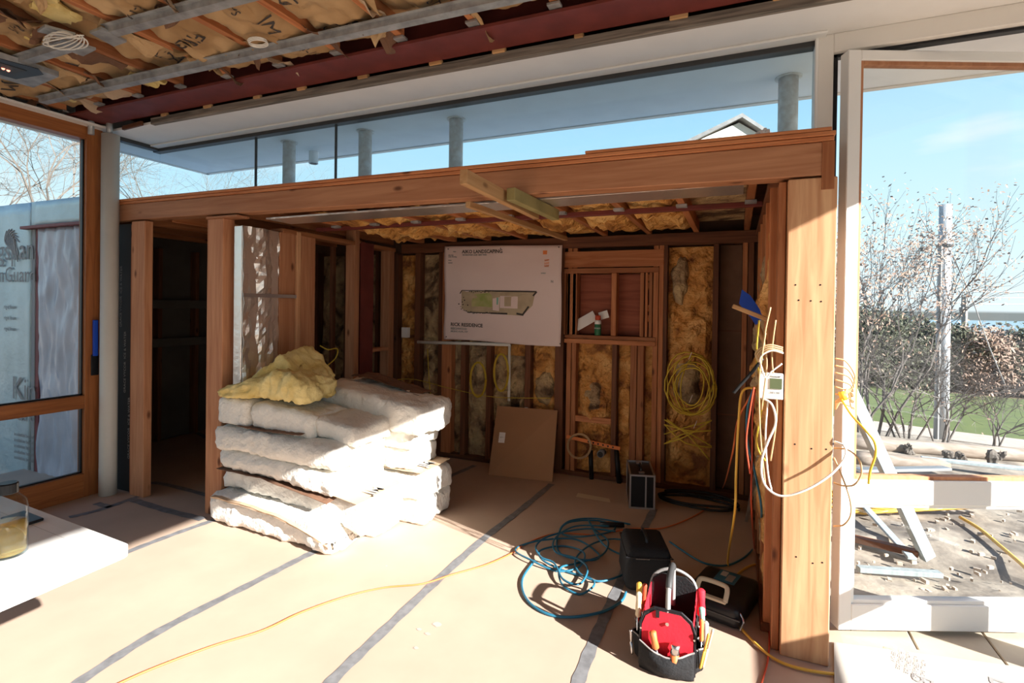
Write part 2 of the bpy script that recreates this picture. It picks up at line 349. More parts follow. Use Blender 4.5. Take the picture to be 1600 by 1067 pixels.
# ---- floor: paper covered subfloor, tape lines, threshold boards
fl0 = empty('floor', (0, 0, 0), kind='structure')
MB().box((-5.6, -3.5, -.12), (.45, 4.5, 0)).build('paper_sheet', 'paper', fl0)
MB().box((.45, -3.5, -.12), (1.78, YG-.1, 0)).build('subfloor', 'deck', fl0)
def tape(pts, w=.05, k=6):
    P = spline([onZ(x, y, .002) for x, y in pts], k); mb = MB(); vs = []
    for i, p in enumerate(P):
        a, b_ = P[max(i-1, 0)], P[min(i+1, len(P)-1)]; t_ = (b_-a).normalized(); s = V((-t_.y, t_.x, 0))*(w/2*(1+.12*math.sin(i*2.3)))
        vs += [p+s, p-s]
    mb.add(vs, [(2*i, 2*i+1, 2*i+3, 2*i+2) for i in range(len(P)-1)])
    o = mb.build('tape_strip', 'tape', fl0)
tape([(60, 1110), (128, 1062), (250, 985), (400, 908), (470, 872), (520, 848)], .052)
tape([(480, 1110), (518, 1064), (600, 985), (690, 900), (760, 838), (815, 795), (862, 756)], .052)
tape([(888, 1110), (905, 1060), (935, 985), (965, 920), (1000, 840), (1022, 795)], .052)
tape([(-40, 962), (40, 934), (130, 893), (200, 862), (270, 835), (335, 812)], .05)
tape([(655, 762), (700, 745), (742, 727)], .05)
tape([(108, 808), (160, 795), (206, 779), (232, 770)], .05)
tape([(206, 780), (260, 797), (318, 811)], .06)
tape([(205, 770), (240, 754), (330, 775)], .05)
tape([(150, 786), (172, 792)], .05)
tape([(240, 690), (300, 676), (322, 684)], .05)
xs = [.36, .74, 1.05, 1.40, 1.8]
for i in range(4):
    box('deck_plank', (xs[i]+.003, YG-.098, -.10), (xs[i+1]-.003, 3.10, -.005), 'deck', fl0, .004)
cb = MB().hexa([onZ(1303, 1003, .004), onZ(1304, 1075, .004), onZ(1640, 1100, .004), onZ(1640, 1048, .004)]+[onZ(1303, 1003, .016)+V((0,0,0)), onZ(1304, 1075, .016), onZ(1640, 1100, .016), onZ(1640, 1048, .016)]).build('printed_board', 'cloth')
tag(cb, 'flat printed cream board lying across the threshold at the foot of the open glass door', 'board')
bu = (onZ(1600, 1070, .02)-onZ(1350, 985, .02)).normalized(); bv = V((0, 0, 1)).cross(bu)
text('lettering', 'BOARD', .10, onZ(1425, 1050, .0175), -bv, bu, 'inkg', cb, .0003)
text('lettering', 'BC', .13, onZ(1545, 1055, .0175), -bv, bu, 'inkg', cb, .0003)
for k in range(4): text('lettering', 'INSTALL THIS SIDE\nUP  KEEP DRY', .02, onZ(1405+12*k, 1012+6*k, .0175), -bv, bu, 'inkl', cb, .0003)
# footprint stains
for cx_, cy_, s_ in ((683, 975, .02), (668, 990, .012), (655, 983, .010), (650, 1012, .010), (604, 884, .006)):
    c_ = onZ(cx_, cy_, .0015); n_ = 10
    MB().add([c_+V((math.cos(k*.628)*s_*(1+.4*random.random()), math.sin(k*.628)*s_*(.6+.5*random.random()), 0)) for k in range(n_)], [tuple(range(n_))]).build('stain', 'cloth', fl0)
# ---- ceiling
ce = empty('ceiling', (0, 0, 2.9), kind='structure')
MB().box((-4.9, -3.5, 3.02), (2.0, 3.6, 3.10)).build('roof_deck', 'dark_y', ce)
gy = MB(); zc = ZC
gpts = [(-4.52, 2.47), (-3.95, 2.50), (-3.9, 2.47), (2.0, 2.45), (2.0, YG), (-4.52, YG)]
g = [onZ(245, 192, ZC), onZ(1290, 1, ZC)]; dr = (g[1]-g[0]); sl_ = dr.y/dr.x; yl = lambda x: g[0].y+sl_*(x-g[0].x)
gp = [(-4.52, yl(-4.0)), (g[0].x, g[0].y), (2.0, yl(2.0)), (2.0, YG+.02), (-4.52, YG+.02)]
gy.add([(x, y, ZC) for x, y in gp]+[(x, y, ZC+.016) for x, y in gp], [tuple(range(4, -1, -1)), tuple(range(5, 10))]+[(i, (i+1) % 5, (i+1) % 5+5, i+5) for i in range(5)])
gy.build('gypsum_ceiling', 'gyp', ce)
gp = [(-4.60, -3.4), (-4.37, -3.4), (-4.33, yl(-4.0)), (-4.60, yl(-4.0))]
MB().add([(x, y, ZC) for x, y in gp]+[(x, y, ZC+.016) for x, y in gp], [(3, 2, 1, 0), (4, 5, 6, 7)]+[(i, (i+1) % 4, (i+1) % 4+4, i+4) for i in range(4)]).build('gypsum_edge', 'taupe', ce)
MB().beam((g[0].x-.02, g[0].y-.015, ZC+.004), (2.0, yl(2.0)-.015, ZC+.004), .035, .045).build('weathered_edge', 'weather', ce)
MB().beam((-4.2, yl(-4.0)-.01, ZC+.002), (-3.95, g[0].y-.03, ZC+.002), .02, .03).build('torn_edge', 'dark_x', ce)
# red steel beam (I section)
rb = MB()
y1 = lambda x: yl(x)-.045
for (ya, yb_, za, zb) in ((-.21, 0, 2.765, 2.78), (-.112, -.098, 2.78, 2.98), (-.21, 0, 2.98, 2.995)):
    rb.hexa([(-4.5, y1(-4.5)+ya, za), (2., y1(2)+ya, za), (2., y1(2)+yb_, za), (-4.5, y1(-4.5)+yb_, za), (-4.5, y1(-4.5)+ya, zb), (2., y1(2)+ya, zb), (2., y1(2)+yb_, zb), (-4.5, y1(-4.5)+yb_, zb)])
rb.build('steel_beam', 'redsteel', ce)
for k in range(14):
    x = -3.7+k*.42+random.uniform(-.05, .05); box('shim', (x, y1(x)+.002, 2.75), (x+random.uniform(.04, .09), y1(x)+.03, 2.775), 'pine_x', ce, .002)
# joists run away from the camera with batts between
JS = .406; JX = [-4.42+JS*k for k in range(16)]
for i, x in enumerate(JX):
    yend = y1(x)-.215
    box('joist', (x-.019, -.8, 2.80), (x+.019, yend, 3.02), 'stud_y', ce)
    box('joist_clip', (x-.03, yend-.03, 2.785), (x+.03, yend+.012, 2.797), 'galv', ce, .001)
for k in range(3): box('blocking', (JX[7+k]+.02, 1.80+.02*k, 2.84), (JX[8+k]-.02, 1.84+.02*k, 3.01), 'stud_x', ce)
LOGO = ['JM', 'R-19', 'FIBERGLAS', 'JM', 'STANDARD', 'R-19 ', 'BATTS']
for i in range(11):
    x0, x1 = JX[i]+.012, JX[i+1]-.012
    for (ya, yb_, sd) in ((.35, 1.30+.1*math.sin(i*2.1), i*3+1), (1.26+.12*math.sin(i*1.7), y1(x0)-.20, i*3+2)):
        bt = lumpy((x0, ya, 2.865-.022*math.sin(i*1.9+sd)), (1, 0, 0), (0, 1, 0), (0, 0, -1), x1-x0, yb_-ya, 26, 44, .075, sd, .6)
        b_ = bt.build('kraft_batt', 'kraft', ce, smooth=True)
        cx_ = (x0+x1)/2; zt = 2.765
        for q in range(3):
            yy = ya+.08+q*(yb_-ya)*.30
            mb_t = text('lettering', LOGO[(i*2+q+sd) % 7], (.06, .10, .075)[q], (cx_+.08, yy+.1, 2.9), (-.25, 1, 0) if sd % 2 else (-1, .15, 0), (1, .25, 0) if sd % 2 else (.15, 1, 0), 'ink', b_, 0)
            me_ = mb_t.data                       # print follows the paper: drop each letter vertex on to the facing
            from mathutils.bvhtree import BVHTree
            bv_ = BVHTree.FromPolygons(bt.v, bt.f)
            for w_ in me_.vertices:
                h_ = bv_.ray_cast(V((w_.co.x, w_.co.y, 2.4)), V((0, 0, 1)))
                if h_[0] is not None: w_.co.z = h_[0].z-.005-wloc(b_).z
                else: w_.co.z = 2.93-wloc(b_).z
    # torn paper flaps hanging at the joists
    for q in range(5):
        yy = random.uniform(1.1, 2.1); l_ = random.uniform(.10, .30); w_ = random.uniform(.03, .09); s_ = random.choice((-1, 1)); sd = random.random()*50
        def fn(a, b2, x=JX[i+1] if s_ < 0 else JX[i], yy=yy, l_=l_, w_=w_, s_=s_, sd=sd):
            return V((x+s_*(.02+w_*b2)*1.0, yy+l_*a+.03*fr((a*2+sd, b2*2, 0)), 2.80-.05*b2*(1+math.sin(a*7+sd))*.6+.015*fr((a*4, b2*4, sd))))
        MB().grid(fn, 8, 4, (0, 0, .002)).build('torn_paper', random.choice(('kraft', 'kraftl', 'kraftd')), ce)
    for q in range(2):
        yy = random.uniform(1.2, 2.0); x = JX[i]+random.uniform(.04, .3)
        softbox((x, yy, 2.80), (x+.12, yy+.16, 2.84), i*7+q, .03, (6, 6, 2), .02).build('loose_wool', 'yellowwool', ce)
# furring channels
def channel(p0, p1):
    p0, p1 = V(p0), V(p1); u = (p1-p0).normalized(); v = V((0, 0, 1)).cross(u); ln = (p1-p0).length; K_ = 1.3; pr = [(-.034, .012), (-.034, .010), (-.018, .010), (-.018, -.012), (.018, -.012), (.018, .010), (.034, .010), (.034, .012), (.016, .012), (.016, -.010), (-.016, -.010), (-.016, .012)]
    n_ = len(pr); vs = [p0+v*a+V((0, 0, b_)) for a, b_ in [(q[0]*K_, q[1]*K_) for q in pr]]+[p1+v*a+V((0, 0, b_)) for a, b_ in [(q[0]*K_, q[1]*K_) for q in pr]]
    MB().add(vs, [(i, (i+1) % n_, (i+1) % n_+n_, i+n_) for i in range(n_)]).build('furring_channel', 'galv', ce)
c0, c1 = onZ(67, 158, 2.76), onZ(830, -10, 2.76); channel(c0, c1+(c1-c0)*.7)
c0, c1 = onZ(172, 50, 2.76), onZ(360, 0, 2.76); channel(c0, c1+(c1-c0)*3)
c0, c1 = onZ(30, 97, 2.76), onZ(105, 74, 2.76); channel(c0-(c1-c0)*.3, c1)
# bracket plates
for (a_, b_, c_, d_) in (((78, 70), (130, 88), (150, 78), (98, 62)), ((140, 52), (178, 73), (198, 66), (158, 45)), ((58, 50), (110, 62), (118, 55), (70, 42))):
    P = [onZ(*q, 2.742) for q in (a_, b_, c_, d_)]; MB().hexa(P+[p+V((0, 0, .012)) for p in P]).build('bracket_plate', 'galv', ce)
# recessed square fixture
P = [onZ(*q, 2.735) for q in ((-60, 105), (52, 137), (92, 120), (-30, 80))]
fx = empty('recessed_light', (P[0]+P[2])/2, 'grey metal recessed light box with black trim set in the open ceiling at upper left', 'light')
MB().hexa(P+[p+V((0, 0, .03)) for p in P]).build('housing', 'galv', fx)
P2 = [onZ(*q, 2.732) for q in ((-60, 100), (25, 124), (68, 117), (60, 108), (-30, 84))]
MB().add(P2+[p+V((0, 0, .003)) for p in P2], [(4, 3, 2, 1, 0), (5, 6, 7, 8, 9)]+[(i, (i+1) % 5, (i+1) % 5+5, i+5) for i in range(5)]).build('trim_ring', 'blackp', fx)
P3 = [onZ(*q, 2.730) for q in ((-40, 103), (20, 116), (42, 111), (-20, 92))]
MB().hexa(P3+[p+V((0, 0, .002)) for p in P3]).build('aperture', 'darkgrey', fx)
for q in ((5, 107), (13, 110)): MB().tube([onZ(*q, 2.728), onZ(*q, 2.729)+V((0, 0, .001))], .008, 8).build('lamp', 'glow', fx)
# white cable coil tied under the brackets
cp = onZ(95, 62, 2.725); cc = MB()
for k in range(5):
    a = .065+.009*k; cc.tube([cp+V((math.cos(t*.35)*a*(1.5)+.012*k, math.sin(t*.35)*a*.55+.006*math.sin(t*.7+k), -.006*k+.012*math.sin(t*.5+k))) for t in range(19)], .0035, 5)
tag(cc.build('cable_coil', 'whc', None, None, True), 'loops of white cable tied under the metal ceiling brackets', 'cable')
cp = onZ(402, 64, 2.735); cc = MB()
for k in range(3): cc.tube([cp+V((math.cos(t*.35)*.05, math.sin(t*.35)*.035+.004*k, -.005*k)) for t in range(19)], .003, 5)
tag(cc.build('cable_coil', 'whc', None, None, True), 'small white cable loop hanging from a kraft batt above the wall beam', 'cable')
# ---- outer soffit and roof edge
so_ = empty('ceiling_soffit', (0, 3.2, ZC), kind='structure')
MB().box((-4.85, YG+.02, ZC), (2.0, 3.56, ZC+.02)).build('soffit_panel', 'soffit', so_)
MB().box((-4.85, .0, ZC), (-4.6, YG+.02, ZC+.02)).build('soffit_panel', 'soffit', so_)
MB().box((-4.87, 3.56, ZC-.006), (2.02, 3.60, 3.12)).build('fascia', 'taupe', so_); MB().box((-4.89, -3, ZC-.006), (-4.85, 3.6, 3.12)).build('fascia', 'taupe', so_)
dl = empty('downlight', onZ(490, 237, ZC), 'small white cylinder downlight under the outer soffit behind the glass', 'light')
c_ = onZ(490, 237, ZC); MB().lathe(c_, [(.038, 0), (.038, -.10), (.034, -.10)]).build('can', 'soffit', dl); MB().lathe(c_+V((0, 0, -.101)), [(.03, 0), (.03, -.002)]).build('lens', 'darkgrey', dl)
MB().box((1.93, -3.5, 2.70), (2.0, 3.6, 3.02)).build('edge_beam', 'taupe', ce)
# pipe columns carrying the soffit
CL = ['farthest left pipe column under the soffit, above the short stud post', 'second pipe column from the left under the soffit, behind the beam', 'third pipe column from the left under the soffit, above the middle of the beam', 'thick peeling pipe column behind the right end of the beam']
for i, (px, py) in enumerate(((452, 222), (571, 205), (713, 186), (1232, 121))):
    c_ = onZ(px, py, ZC); c_.z = 2.22; q = empty('steel_column', c_, CL[i], 'column', 'pipe columns under the soffit'); r_ = .048 if i < 3 else .05
    MB().lathe(c_, [(r_, 0), (r_, ZC-2.22)]).build('shaft', 'rustpipe', q, smooth=True); MB().lathe(c_+V((0, 0, ZC-2.226)), [(r_*1.35, 0), (r_*1.35, .005)]).build('cap_plate', 'rustpipe', q)
# ---- window_1: clerestory over the alcove roof
w1 = empty('window_1', (-1.5, YG, 2.2), kind='structure')
box('head_frame', (XL-.05, YG-.03, ZC-.035), (.36, YG+.03, ZC), 'darkgrey', w1)
box('head_strip', (XL-.05, YG-.10, ZC-.012), (.36, YG-.032, ZC), 'white', w1)
jx = [XL, onY(400, 250, YG).x, onY(525, 230, YG).x, onY(1272, 150, YG).x]
for a_, b_ in zip(jx, jx[1:]): MB().box((a_+.004, YG-.006, 2.21), (b_-.004, YG+.006, ZC-.03)).build('pane', 'glassb', w1)
for x in jx[1:3]: MB().box((x-.005, YG-.008, 2.21), (x+.005, YG+.008, ZC-.03)).build('joint', 'darkgrey', w1)
MB().box((XL-.006, 2.44, 2.21), (XL+.006, YG-.004, ZC-.03)).build('pane', 'glassb', w1)
box('head_frame', (XL-.03, 2.30, ZC-.03), (XL+.03, YG-.03, ZC), 'darkgrey', w1)
# ---- window_2: wooden glazed door/window on the left
w2 = empty('window_2', (XL, 1.5, 0), kind='structure')
yR = onX(153, 480, XL).y; yS = onX(128, 480, XL).y; zh = onX(60, 174, XL).z; zt0 = onX(90, 208, XL).z; zm1, zm0 = onX(127, 617, XL).z, onX(127, 637, XL).z; zb = onX(127, 738, XL).z
D2 = .045
box('stile', (XL-D2, yS, .0), (XL+D2, yR, zh), 'trimwood', w2)
box('head_rail', (XL-D2, -.6, zt0), (XL+D2, yS, zh), 'trimwood_y', w2)
box('mid_rail', (XL-D2, -.6, zm0), (XL+D2, yS, zm1), 'trimwood_y', w2)
box('bottom_rail', (XL-D2, -.6, 0), (XL+D2, yS, zb), 'trimwood_y', w2)
box('outer_head', (XL-.08, -.6, zh+.001), (XL+.06, yR+.02, ZC-.002), 'taupe', w2)
box('handle_plate', (XL+D2, yR-.07, onX(145, 585, XL).z), (XL+D2+.01, yR-.02, onX(145, 553, XL).z), 'blackp', w2)
MB().box((XL-.005, -.6, zm1), (XL+.005, yS, zt0)).build('pane', 'glass', w2); MB().box((XL-.005, -.6, zb), (XL+.005, yS, zm0)).build('pane', 'glass', w2)
for (za, zc_) in ((zm1, zt0), (zb, zm0)):
    MB().box((XL-.012, -.6, za), (XL+.014, yS, za+.010)).build('gasket', 'blackp', w2); MB().box((XL-.012, yS-.010, za), (XL+.014, yS, zc_)).build('gasket', 'blackp', w2)
ht = MB().beam(onX(149, 556, XL+.07), onX(149, 500, XL+.07), .02, .03).build('blue_cloth', 'blup'); tag(ht, 'blue rag hooked on the door handle beside the cream pole', 'cloth')
# ---- right side: frame, open leaf
tr = empty('door_1', (.3, YG, 0), kind='structure')
xa, xb = onY(1275, 150, YG).x, onY(1299, 150, YG).x
box('jamb', (xa, YG-.05, 0), (xb, YG+.05, ZC), 'taupe', tr)
box('jamb_edge', (xa-.012, YG-.055, 2.0), (xa+.002, YG+.05, ZC), 'white', tr)
box('head', (xb, YG-.05, ZC-.085), (1.78, YG+.05, ZC), 'taupe', tr)
box('seal', (xb, YG-.02, 0), (xb+.022, YG+.02, ZC-.085), 'blackp', tr)
box('seal', (xb, YG-.02, ZC-.10), (1.78, YG+.02, ZC-.085), 'blackp', tr)
box('corner_post', (1.66, 2.63, 0), (1.80, 2.77, ZC), 'taupe', tr)
wf = empty('wall_front', (-1.4, -3.5, 0), kind='structure'); MB().box((-4.6, -3.6, 0), (1.8, -3.5, ZC)).build('panel', 'gyp', wf)
H = onZ(1303, 977, .02); H.z = 0
LU = V((math.cos(TH), math.sin(TH), 0)); LN = V((-math.sin(TH), math.cos(TH), 0))
d1 = empty('door_leaf', H, 'white framed glass door leaf swung open to the outside beside the right post', 'door')
def lf(name, mat, u0_, u1_, z0, z1, w0=-.03, w1=.03, bev=.003, parent=None):
    return MB().obox(H, LU, LN, (0, 0, 1), (u0_, u1_), (w0, w1), (z0, z1), bev).build(name, mat, parent or d1)
HP = H+LU*0; dz = lambda px, py: (lambda r: (CAM+r*((H-CAM).dot(LN)/r.dot(LN))))(ray(px, py))
uu = lambda px, py: (dz(px, py)-H).dot(LU)
LW = 1.12; u1_ = uu(1332, 500); zT = dz(1310, 82).z; zt1 = dz(1340, 98).z; zm_t = dz(1440, 748).z; zm_b = dz(1440, 786).z; zb_t = dz(1440, 940).z; zb_b = dz(1440, 980).z
lf('stile', 'white', 0, u1_, zb_b, zT); lf('stile', 'white', LW, LW+u1_, zb_b, zT)
lf('top_rail', 'white', u1_, LW, zt1, zT); lf('mid_rail', 'white', u1_, LW, zm_b, zm_t); lf('bottom_rail', 'white', u1_, LW, zb_b, zb_t)
bw = .016
for z0, z1 in ((zm_t, zt1), (zb_t, zm_b)):
    mt = 'fir_z' if z1 > 1 else 'white'
    lf('glazing_bead', mt, u1_, u1_+bw, z0, z1, -.02, .02, .001); lf('glazing_bead', mt, LW-bw, LW, z0, z1, -.02, .02, .001)
    lf('glazing_bead', mt, u1_+bw, LW-bw, z0, z0+bw, -.02, .02, .001); lf('glazing_bead', mt, u1_+bw, LW-bw, z1-bw, z1, -.02, .02, .001)
    lf('pane', 'glass', u1_+.01, LW-.01, z0+.01, z1-.01, -.006, .006, 0)
# right hand glazed wall just outside the picture: its mid rail and posts shade the floor
w3 = empty('window_3', (1.72, 1, 0), kind='structure')
box('mid_rail', (1.69, -3.4, .70), (1.75, YG-.07, .82), 'taupe', w3); box('bottom_rail', (1.69, -3.4, 0), (1.75, YG-.07, .10), 'taupe', w3)
# ---- timber beam and posts
bm_ = empty('timber_beam', (-1.8, YB, 2.0), 'long horizontal fir beam with plates on top running over the whole alcove', 'beam')
xl, xr = onY(180, 330, YB).x, onY(1303, 260, YB).x
ztl, ztr = onY(183, 320, YB).z, onY(1290, 221, YB).z; zbl, zbr = onY(183, 344, YB).z, onY(1225, 278, YB).z
def member(x0, x1, y0, y1_, za0, za1, zb0, zb1): return [(x0, y0, za0), (x1, y0, za1), (x1, y1_, za1), (x0, y1_, za0), (x0, y0, zb0), (x1, y0, zb1), (x1, y1_, zb1), (x0, y1_, zb0)]
MB().hexa(member(xl-.35, xr, YB, YB+.10, zbl, zbr, ztl, ztr), .004).build('beam', 'fir_x', bm_)
MB().hexa(member(xl-.35, xr, YB-.006, YB+.12, ztl+.002, ztr+.002, ztl+.020, ztr+.020), .003).build('top_plate', 'stud_x', bm_)
MB().hexa(member(xl-.35, xr+.004, YB-.012, YB+.12, ztl+.022, ztr+.022, ztl+.04, ztr+.04), .003).build('top_plate', 'stud_x', bm_)
xq = onY(915, 240, YB).x; fz = lambda x: ztl+(ztr-ztl)*(x-xl+.35)/(xr-xl+.35)
MB().hexa(member(xq, xr-.01, YB-.01, YB+.10, fz(xq)+.042, ztr+.042, fz(xq)+.056, ztr+.056), .002).build('top_strip', 'stud_x', bm_)
box('end_block', (onY(1284, 260, YB).x, YB-.004, zbr-.06), (xr+.002, YB+.0, ztr), 'stud_z', bm_, .001)
def post(name, pxl, pxr, pym, y0, y1_, ztop, mat, label, cat='post', bottom=0):
    x0, x1 = onY(pxl, pym, y0).x, onY(pxr, pym, y0).x
    q = empty(name, ((x0+x1)/2, (y0+y1_)/2, bottom), label, cat); box('timber', (x0, y0, bottom), (x1, y1_, ztop), mat, q, .004); return q, x0, x1
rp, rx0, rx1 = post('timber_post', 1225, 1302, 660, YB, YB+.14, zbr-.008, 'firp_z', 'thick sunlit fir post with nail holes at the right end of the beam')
nh = MB()
for px, py in ((1243, 445), (1282, 445), (1248, 469), (1267, 470), (1283, 471), (1242, 694), (1268, 701), (1291, 702), (1244, 870), (1270, 880), (1285, 879)):
    c_ = onY(px, py, YB-.0008); nh.tube([c_, c_+V((0, .001, 0))], .0035, 8)
nh.build('nail_hole', 'blackp', rp, kind='stuff')
sx0 = onY(1208, 660, YB+.06).x
q = empty('side_stud', (rx0-.03, YB+.1, 0), 'narrow dark stud fixed against the left side of the sunlit right post', 'stud')
box('timber', (rx0-.032, YB+.03, 0), (rx0-.003, YB+.13, zbr-.01), 'stud_z', q)
mp_, mx0, mx1 = post('timber_post', 322, 347, 560, YB, YB+.09, 2.02, 'fir_z', 'left fir post of the doorway with paler doubled stud, behind the insulation stack')
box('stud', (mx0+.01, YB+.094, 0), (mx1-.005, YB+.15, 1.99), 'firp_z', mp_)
box('cap_block', (mx0, YB-.012, 2.02), (onY(372, 340, YB).x, YB+.09, fz(mx0)-.135 if 0 else 2.035), 'fir_x', mp_)
lp_, lx0, lx1 = post('timber_post', 204, 225, 560, YB, YB+.06, onY(220, 345, YB).z, 'fir_z', 'leftmost reddish fir post beside the cream steel pole')
box('stud', (lx0-.04, YB+.02, 0), (lx0-.002, YB+.11, 2.03), 'stud_z', lp_)
x0 = onY(176, 560, YB+.03).x
mbn = box('membrane_panel', (x0-.06, YB+.035, 0), (lx0-.045, YB+.06, 2.04), 'membrane', None, .002); tag(mbn, 'black printed membrane strip between the cream pole and leftmost fir post', 'membrane')
for k in range(3): text('lettering', 'GRACE VYCOR  ICE & WATER', .035, (onY(196-k*7, 560, YB).x, YB+.034, .25+.5*k), (0, 0, 1), (-1, 0, 0), 'inkg', mbn, .0003)
# cream pole
pc = onX(168, 480, -4.21); pc = onZ(168.5, 772, 0); q = empty('steel_pole', pc, 'round cream painted steel pole standing at the corner of the wooden window', 'column')
MB().lathe(pc, [(.057, 0), (.057, .20), (.0565, .21), (.0565, ZC-.04)], 28).build('shaft', 'pipe', q, smooth=True)
for dx, dy, zz in ((-.055, -.10, .20), (.02, -.02, .15)): MB().lathe(pc+V((dx, dy, ZC-.06)), [(.02, 0), (.02, zz)], 12).build('conduit', 'galv', q, smooth=True)
# ---- alcove shell
zA = 2.02
ar = empty('ceiling_alcove', (-2, 3.5, 2.2), kind='structure')
MB().box((-7.2, YB+.125, 2.18), (.36, 4.6, 2.20)).build('roof_sheathing', 'dark_x', ar)
MB().box((-7.2, YB+.125, 2.20), (.36, 4.6, 2.208)).build('roof_bounce_layer', 'bouncew', ar)  # unseen pale layer added on the roof to bounce light onto the soffit
jx2 = [.06-.36*k for k in range(15)]
for i, x in enumerate(jx2):
    box('joist', (x-.02, YB+.14, zA+.03), (x+.02, YW-.02, 2.175), 'stud_y', ar)
for i in range(8):
    x1 = jx2[i]-.02; x0 = jx2[i+1]+.02
    if x0 < XP: break
    if i == 0: continue
    lumpy((x0, YB+.42, 2.11), (1, 0, 0), (0, 1, 0), (0, 0, -1), x1-x0, 1.42, 12, 40, .11, 40+i, .45).build('ceiling_foam', 'foamceil', ar, smooth=False)
box('bare_panel', (jx2[1]+.02, YB+.5, 2.13), (jx2[0]-.02, 4.3, 2.15), 'foamgrey', ar)
box('ledger', (XP, 3.16, zA-.0), (.12, 3.20, zA+.028), 'redsteel', ar)
box('flashing', (XP+.1, YB+.14, zA-.0), (.02, YB+.36, zA+.012), 'foil', ar, .001)
box('rear_plate', (XP, YW-.05, zA-.06), (.16, YW-.01, zA+.03), 'dark_x', ar)
for k in range(9): box('joist_clip', (jx2[k]-.03, 3.205, zA+.012), (jx2[k]+.03, 3.25, zA+.028), 'galv', ar, .001)
for k in range(9): box('joist_clip', (jx2[k]-.03, 3.11, zA+.012), (jx2[k]+.03, 3.155, zA+.028), 'galv', ar, .001)
# ---- back wall of the alcove
wb = empty('wall_back', (-1.4, YW, 0), kind='structure')
MB().box((-7.2, YW+.14, -.1), (.42, YW+.20, 2.2)).build('sheathing', 'panelbrown', wb)
def bx(px, py=560): return onY(px, py, YW).x
def bz(py, px=900): return onY(px, py, YW).z
def stud(p0, p1, y0=YW, mat='stud_z', za=.04, zb=1.97, d=.1): box('stud', (bx(p0), y0, za), (bx(p1), y0+d, zb), mat, wb)
box('bottom_plate', (XP, YW-.005, 0), (.15, YW+.09, .04), 'dark_x', wb)
box('top_plate', (XP, YW-.005, 1.965), (.15, YW+.1, 2.01), 'dark_x', wb); 
def foam(p0, p1, z0, z1, seed, mat='foam', amp=.10, y=YW+.085):
    x0, x1 = bx(p0)-.002, bx(p1)+.002; nu = max(6, int((x1-x0)/.016)); nv = max(8, int((z1-z0)/.02))
    lumpy((x0, y, z0), (1, 0, 0), (0, 0, 1), (0, -1, 0), x1-x0, z1-z0, nu, nv, amp, seed, .3).build('foam_panel', mat, wb, smooth=False)
SD = [(614, 620, 'dark_z'), (647, 655, 'dark_z'), (684, 690, 'dark_z'), (690, 705, 'stud_z'), (720, 727, 'dark_z'), (760, 767, 'dark_z'), (820, 829, 'dark_z'), (867, 880, 'dark_z'), (885, 892, 'stud_z'), (893, 900, 'stud_z'),
      (956, 964, 'dark_z'), (985, 995, 'stud_z'), (996, 1006, 'stud_z'), (1019, 1027, 'stud_z'), (1028, 1035, 'stud_z'), (1035, 1041, 'dark_z'), (1112, 1121, 'dark_z'), (1158, 1166, 'stud_z'), (1167, 1176, 'dark_z')]
zsill = bz(528)
for a_, b_, mt in SD: stud(a_, b_, mat=mt, zb=zsill if a_ in (956, 985, 996) else 1.965)
FM = [(620, 647, 'foam', .04, 1.95), (655, 684, 'foamgrey', .04, 1.95), (705, 720, 'foamgrey', .04, 1.95), (727, 760, 'foamgrey', .04, 1.95), (767, 820, 'foamgrey', .04, 1.0), (767, 820, 'foam', 1.0, 1.95), (829, 867, 'foam', .04, 1.95), (900, 956, 'foam', .04, zsill), (964, 985, 'foam', .04, zsill), (1006, 1019, 'foam', .04, zsill), (1041, 1112, 'foam', .04, 1.95)]
for i, (a_, b_, mt, z0, z1) in enumerate(FM): foam(a_, b_, z0, z1, 11+i*3, mt)
# pale patches of foam
for i, (a_, b_, y0_, y1__) in enumerate(((903, 945, 645, 600), (830, 866, 640, 585), (1045, 1075, 470, 400), (735, 758, 620, 560), (1048, 1100, 620, 545))):
    X0, X1, Z0, Z1 = bx(a_), bx(b_), bz(y0_), bz(y1__)
    def pf_(s, t_, X0=X0, X1=X1, Z0=Z0, Z1=Z1, i=i):
        a2 = s*2*math.pi; r_ = t_*(1+.35*fr((math.cos(a2)*1.5, math.sin(a2)*1.5, i*3.3))); p = V(((X0+X1)/2+math.cos(a2)*r_*(X1-X0)/2, 0, (Z0+Z1)/2+math.sin(a2)*r_*(Z1-Z0)/2))
        p.y = YW+.085-.085*math.sqrt(max(0, 1-t_*t_))-.03*fr((p.x*14, p.z*14, i))*(1-t_); return p
    MB().grid(pf_, 28, 9).build('foam_patch', 'foamgrey', wb, smooth=True)
# opening with header, niche, blocking
box('header', (bx(880), YW-.002, bz(418)), (bx(1035), YW+.1, bz(393)), 'stud_x', wb)
box('lintel', (bx(880), YW-.012, bz(427)), (bx(1028), YW+.1, bz(419.5)), 'stud_x', wb)
box('niche_back', (bx(900), YW+.1, bz(522)), (bx(1000), YW+.12, bz(428)), 'ply', wb)
box('sill', (bx(882), YW-.02, bz(536)), (bx(1024), YW+.1, bz(529)), 'stud_x', wb)
box('sill', (bx(882), YW-.01, bz(528.5)), (bx(1024), YW+.1, bz(523)), 'stud_x', wb)
for a_, b_ in ((893, 900), (955, 963), (1000, 1006), (881, 884), (886, 891), (1008, 1012), (1014, 1019)): box('niche_stud', (bx(a_, 470), YW-.0, bz(523)), (bx(b_, 470), YW+.098, bz(427)), 'stud_z', wb)
for py in (440, 452, 485, 500):
    box('niche_block', (bx(1012.2, 470), YW+.005, bz(py)), (bx(1013.8, 470), YW+.09, bz(py-10)), 'stud_x', wb)
box('blocking', (bx(900), YW+.0, bz(658)), (bx(956), YW+.09, bz(649)), 'stud_x', wb)
